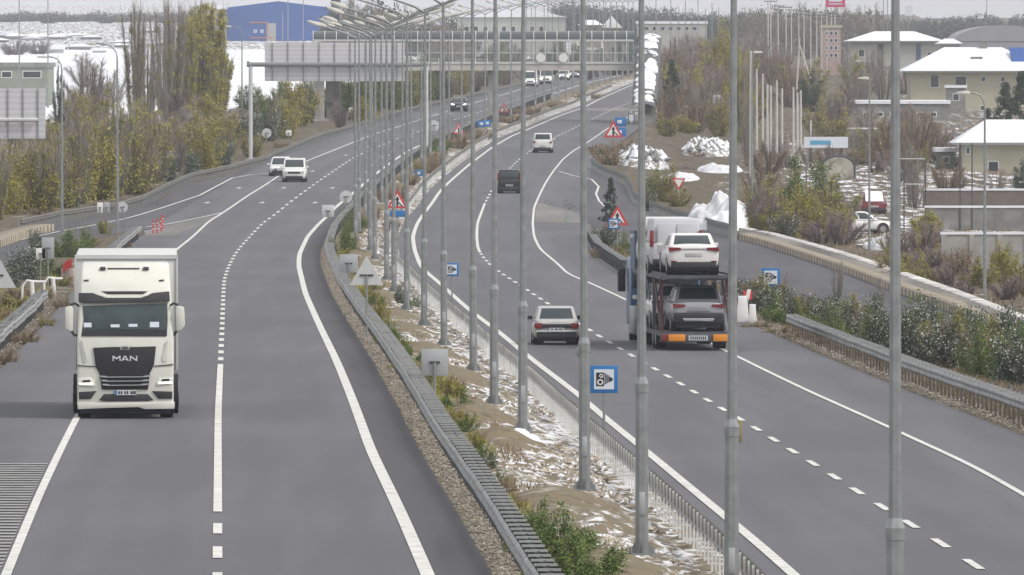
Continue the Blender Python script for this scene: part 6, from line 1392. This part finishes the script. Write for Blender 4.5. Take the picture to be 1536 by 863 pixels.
M_['wallgrey'] = mat('wall_pale_grey', (.42, .43, .4), .85, var=.06, scale=.5); M_['wallyellow'] = mat('wall_cream_yellow', (.46, .44, .33), .85, var=.07, scale=.5); M_['wallblue'] = mat('warehouse_blue', (.02, .09, .33), .6, var=.08, scale=.3); M_['wallgreen'] = mat('wall_grey_green', (.22, .25, .2), .85, var=.1, scale=.5)
M_['wallbrown'] = mat('warehouse_tan', (.3, .25, .17), .8, var=.1); M_['roofgrey'] = mat('metal_roof_grey', (.3, .3, .33), .6, var=.07, scale=.3); M_['wallpink'] = mat('wall_pink', (.42, .3, .28), .85, var=.1); M_['wallwhite'] = mat('wall_white', (.6, .6, .6), .8, var=.05)
r, s, cx_, zb = house(337, 498, 62, 12, 2, 2900, 'large bright blue warehouse on the snowy rise at upper left', M_['wallblue'], M_['wallblue'], depth=30, roof='gable', name='warehouse', over=.0)
for a, b in ((383, 47), (393, 47)):
    X = (a - 768) / s - cx_; Z = ray(768, b, 2900)[2] - zb; mb = MB(); mb.box(X - .35, X + .35, -.06, -.01, Z - .35, Z + .35); q = mb.build('white_mark', M_['pale'], r); MB().box(X - .12, X + .12, -.075, -.065, Z - .15, Z + .15).build('mark_centre', M_['wallblue'], q)
X0, X1 = (375 - 768) / s - cx_, (402 - 768) / s - cx_; z1 = ray(768, 34, 2900)[2] - zb; z2 = ray(768, 56, 2900)[2] - zb
mb = MB(); mb.box(X0, X1, -.12, -.02, z1 - .12, z1 + .12).box(X1 - .12, X1 + .12, -.12, -.02, z2, z1 - .12).box(X0, X1 + 1.6, -.12, -.02, z2 - .24, z2 - .01); mb.build('orange_pipe', mat('orange_pipe', (.5, .2, .1), .6), r)
MB().box((400 - 768) / s - cx_, (414 - 768) / s - cx_, -.1, -.02, 0, 4).build('door', M_['signback'], r)
house(300, 337, 46, 14, 9, 2880, 'tan shed with a snowy roof attached left of the blue warehouse', M_['wallbrown'], SN, depth=24, roof='flat', name='shed')
house(-40, 72, 205, 101, 94, 1500, 'flat grey-green building behind the cantilever sign at the left edge', M_['wallgreen'], M_['conc_dark'], depth=20, roof='flat', name='flat_building', wins=[(48, 112, 26, 9), (10, 112, 14, 8)])
house(686, 848, 62, 26, 8, 2600, 'long factory with a white snowy roof above the footbridge', M_['wallgrey'], SN, depth=40, roof='gable', name='factory', wins=[(700 + 14 * i, 45, 6, 10) for i in range(9)])
house(870, 902, 50, 38, 30, 2700, 'small snow-roofed house left of the dark woods', M_['wallbrown'], SN, name='small_house', wins=[(880, 44, 4, 5), (892, 44, 4, 5)])
house(905, 930, 52, 42, 24, 2710, 'tan gabled house with a steep snowy roof beyond the footbridge', M_['wallbrown'], SN, roof='gable', name='small_house', wins=[(917, 46, 4, 5)])
house(956, 1060, 52, 36, 32, 2600, 'long low pale building in front of the dark woods', M_['wallgrey'], SN, roof='flat', name='long_shed', wins=[(970 + 12 * i, 43, 6, 5) for i in range(7)])
r, s, cx_, zb = house(1277, 1410, 142, 62, 47, 2000, 'pale two-storey apartment house with a snowy hip roof', M_['wallgrey'], SN, depth=16, name='apartment_house', wins=[(1292, 80, 8, 10), (1300, 112, 8, 10), (1340, 84, 8, 10), (1358, 112, 8, 10), (1395, 84, 8, 10)], over=.9)
for a, b, m in ((1316, 1325, M_['darksteel']), (1374, 1381, mat('stair_window_blue', (.08, .1, .2), .4))): MB().box((a - 768) / s - cx_, (b - 768) / s - cx_, -.08, -.01, .2, ray(768, 66, 2000)[2] - zb).build('stair_window', m, r)
r, s, cx_, zb = house(1366, 1560, 175, 107, 71, 1650, 'cream yellow house with a large snow-covered hip roof', M_['wallyellow'], SN, depth=16, wins=[(1402, 122, 12, 18), (1441, 126, 16, 22)], over=1.2)
for a, b in ((1475, 119), (1504, 119), (1474, 162)): win(r, (a - 768) / s - cx_, ray(768, b, 1650)[2] - zb, .5, .5, 0)
X = (1465 - 768) / s - cx_; Z = ray(768, 100, 1650)[2] - zb; ch = MB().box(X - .42, X + .42, 3.5, 4.3, Z - .3, Z + 1.1).build('chimney', M_['concrete'], r); MB().box(X - .6, X + .9, 3.4, 4.4, Z + 1.1, Z + 1.25).build('chimney_cap', M_['conc_dark'], ch)
X = (1478 - 768) / s - cx_; Z = ray(768, 64, 1650)[2] - zb; MB().box(X - .5, X + .5, 7.5, 8.5, Z - 1, Z).build('chimney', M_['conc_dark'], r)
MB().add([((1518 - 768) / s - cx_, 2.4, ray(768, 93, 1650)[2] - zb), ((1545 - 768) / s - cx_, 2.4, ray(768, 93, 1650)[2] - zb), ((1545 - 768) / s - cx_, 5.5, ray(768, 76, 1650)[2] - zb + .4), ((1516 - 768) / s - cx_, 5.5, ray(768, 76, 1650)[2] - zb + .4)], [(0, 1, 2, 3)]).build('solar_panel', M_['wallblue'], r)
house(1432, 1580, 106, 62, 38, 2050, 'grey hall with a broad curved roof behind the yellow house', M_['roofgrey'], M_['roofgrey'], depth=40, roof='arch', name='storage_hall')
house(1410, 1440, 92, 66, 58, 1900, 'small snow-roofed annexe between the apartment house and the yellow house', M_['wallgrey'], SN, depth=10, name='annexe', wins=[(1422, 78, 6, 6)])
r, s, cx_, zb = house(1444, 1580, 282, 215, 180, 1080, 'low cream house with a snowy roof behind the conifers at the right edge', M_['wallyellow'], SN, depth=10, over=.8, wins=[(1452, 226, 4, 9), (1490, 250, 14, 14)])
MB().box((1478 - 768) / s - cx_, (1506 - 768) / s - cx_, -.06, -.01, .5, 1.6).build('red_door', M_['wallpink'], r)
house(1286, 1424, 190, 156, 151, 1480, 'long low shed with a flat snow-covered roof behind the bare brown trees', M_['conc_dark'], SN, roof='flat', depth=20, name='low_shed', wins=[(1300 + 20 * i, 172, 8, 6) for i in range(6)])
house(1233, 1261, 92, 42, 38, 2300, 'narrow pink and yellow block of flats on the far hillside', M_['wallpink'], M_['wallyellow'], roof='flat', name='flats', wins=[(1240 + 7 * i, 50 + 11 * j, 4, 5) for i in range(3) for j in range(4)])
house(1406, 1432, 262, 228, 222, 1090, 'small grey shed left of the cream house with a flat roof', M_['wallgreen'], SN, roof='flat', depth=6, name='garden_shed', wins=[(1419, 240, 8, 8)])
r, s, cx_, zb = house(1420, 1448, 170, 132, 128, 1560, 'dark narrow brick tower with steps in front of the yellow house', M_['conc_dark'], SN, roof='flat', depth=3, name='brick_tower', wins=[(1434, 146, 8, 9)])
# arched greenhouse frame, its name board and fences
g = G(1258, 268); s = F / g[1]; r = empty('arched_shelter', g, 0, 'small dark arched shelter with pale panels under the blue-white board', 'shelter'); W2 = 24 / s; hh = 34 / s
mb = MB(); n = 12
for q in range(2): mb.tube([(-W2 * math.cos(math.pi * k / n), q * 3, hh * .55 + hh * .45 * math.sin(math.pi * k / n)) for k in range(n + 1)], .09, 6)
mb.tube([(-W2, 0, 0), (-W2, 0, hh * .55)], .09, 6).tube([(W2, 0, 0), (W2, 0, hh * .55)], .09, 6); mb.build('frame', M_['darksteel'], r)
mb = MB(); mb.prism([(-W2 * .95, 0), (W2 * .95, 0)] + [(W2 * .95 * math.cos(math.pi * k / n), hh * .52 + hh * .42 * math.sin(math.pi * k / n)) for k in range(n + 1)], 1.5, 3); mb.build('panels', mat('shelter_panel', (.32, .3, .25), .6, var=.5, scale=.9), r)
g = G(1248, 262); s = F / g[1]; r = empty('name_board', (g[0], g[1] + 20, g[2]), 0, 'blue and white board on posts above the arched shelter', 'sign board'); z0 = ray(768, 222, g[1] + 20)[2] - g[2]; MB().box(-1.8, 1.8, 0, .06, z0, z0 + .9).build('board', M_['pale'], r); MB().box(-1.3, .4, -.012, -.003, z0 + .25, z0 + .6).build('blue_mark', M_['blue2'] if 'blue2' in M_ else mat('mark_blue', (.1, .35, .55), .5), r)
for x in (-1.5, 1.5): MB().tube([(x, .03, 0), (x, .03, z0)], .06, 6).build('post', M_['galv'], r)
def wallbox(px0, px1, base, top, label, m, Y=None, name='block_wall', cap=None, lines=0):
    g0 = G(px0, base) if Y is None else onY(px0, Y); s = F / g0[1]; L = (px1 - px0) / s; h = (base - top) / s; r = empty(name, g0, 0, label, 'wall', 'walls and fences in the yard')
    MB().box(0, L, 0, .25, -.8, h).build('wall_panel', m, r)
    if cap: MB().box(-.05, L + .05, -.06, .31, h, h + .14).build('coping', cap, r)
    for k in range(lines): MB().box(k * L / lines, k * L / lines + .25, -.08, -.002, -.5, h).build('pilaster', M_['concrete'], r)
wallbox(1412, 1580, 408, 352, 'grey concrete block wall with snow on top beside the footpath', M_['concrete'], cap=SN, lines=4)
wallbox(1388, 1580, 345, 312, 'low brown-grey yard wall with a snowy coping behind the block wall', M_['conc_dark'], cap=SN)
wallbox(1384, 1540, 312, 286, 'dark terrace wall below the cream house', mat('terrace_wall', (.17, .14, .12), .9), cap=SN)
wallbox(1262, 1320, 214, 194, 'low wall with snow lumps on top behind the blue-white board', M_['conc_dark'], cap=SN)
g = G(1356, 345); s = F / g[1]; r = empty('steel_frame_fence', g, 0, 'thin steel frame fence between the thick lamp post and the yard wall', 'fence'); mb = MB()
for a in (0, 32, 84, 102): mb.box(a / s - .04, a / s + .04, -.04, .04, -.3, (106 if a < 40 else 130) / s)
mb.build('uprights', M_['darksteel'], r); mb = MB()
for z_ in (29, 68, 106): mb.box(-.3, 32 / s, -.03, .03, z_ / s, z_ / s + .06)
mb.build('crossbars', M_['bridge_white'], r)
g = G(1424, 240); s = F / g[1]; r = empty('outdoor_steps', g, 0, 'dark stacked steps beside the narrow brick tower', 'steps'); mb = MB()
for k in range(8): mb.box(-.1 + .04 * k, 1.0, k * .25, k * .25 + .3, k * .7, k * .7 + .25)
mb.build('steps', M_['conc_dark'], r)
# red advertising board at the top
Yq = 2400; s = F / Yq; g = onY(1253, Yq); r = empty('advertising_board', g, 0, 'red advertising board on a mast at the top of the photo', 'billboard'); zt = ray(768, 11, Yq)[2] - g[2]; bd = MB().box(-1.8, 1.8, 0, .3, zt, zt + 2.9).build('board', M_['adred'] if 'adred' in M_ else mat('ad_red', (.55, .03, .12), .5), r)
MB().box(-1.3, 1.3, -.03, -.004, zt + .5, zt + .7).build('white_line', M_['pale'], bd); MB().box(-1.2, 1.2, -.03, -.004, zt + 1.0, zt + 1.35).build('white_line', M_['pale'], bd); MB().tube([(0, .15, 0), (0, .15, zt)], .15, 8).build('mast', M_['galv'], r)
g = onY(1363, 2350); r = empty('white_board', g, 0, 'small white board on a pole before the woods right of the nearest lamp post', 'sign board'); zt = ray(768, 24, 2350)[2] - g[2]; MB().box(-.7, .7, 0, .1, zt, zt + 1.8).build('board', M_['pale'], r); MB().tube([(0, .2, 0), (0, .2, zt)], .1, 8).build('mast', M_['galv'], r)
# tall lattice-like dark column behind the footbridge's left end
g = onY(503, 1700); r = empty('water_tower_column', g, 0, 'dark tall slab rising behind the left half of the footbridge', 'tower'); zt = ray(768, -12, 1700)[2] - g[2]; MB().box(-.55, .55, 0, 1.2, 0, zt).build('shaft', M_['darksteel'], r); MB().box(.56, .75, 0, .2, 0, zt).build('side_pipe', M_['galv'], r)
# far-off village on the snowy rise at left
for i in range(34):
    x = random.uniform(-20, 300); y_ = random.uniform(2450, 3300); py = 87 + at(hLS, y_) * F / y_; wd = random.uniform(14, 34); hh = random.uniform(4, 9)
    house(x - wd / 2, x + wd / 2, py + 3, py - hh * .6, py - hh * 1.2, y_, f'tiny snow-roofed house on the far left hillside, number {i}', random.choice([M_['wallgrey'], M_['wallbrown'], M_['wallwhite'], M_['conc_dark']]), SN, depth=10, roof=random.choice(['hip', 'gable', 'flat']), name='far_house', group='village on the left hillside', wins=[(x - wd * .2, py - 1, 2, 2), (x + wd * .2, py - 1, 2, 2)])
D = sorted([o for o in S.objects if o.name.startswith('far_house')], key=lambda o: o.location.x / o.location.y)
for i, o in enumerate(D): o['label'] = f'tiny snow-roofed house on the far left hillside, {ordn(i)} from the left'
# ================================================================= haze
m = bpy.data.materials.new('haze'); m.use_nodes = True; t = m.node_tree; t.nodes.clear(); ou = t.nodes.new('ShaderNodeOutputMaterial'); pv = t.nodes.new('ShaderNodeVolumePrincipled')
pv.inputs['Color'].default_value = (.86, .89, .96, 1); pv.inputs['Density'].default_value = HAZE; pv.inputs['Anisotropy'].default_value = .0; t.links.new(pv.outputs[0], ou.inputs['Volume'])
zlo = min(float(zg(x, y)) for x in (-900, 0, 900) for y in (100, 800, 3000, 6400)) - 4
o = MB().box(-1400, 1400, -60, 6700, min(zlo, -6) - 4, 85).build('haze', m); tag(o, 'thin grey haze over the whole valley', 'haze', kind='stuff')
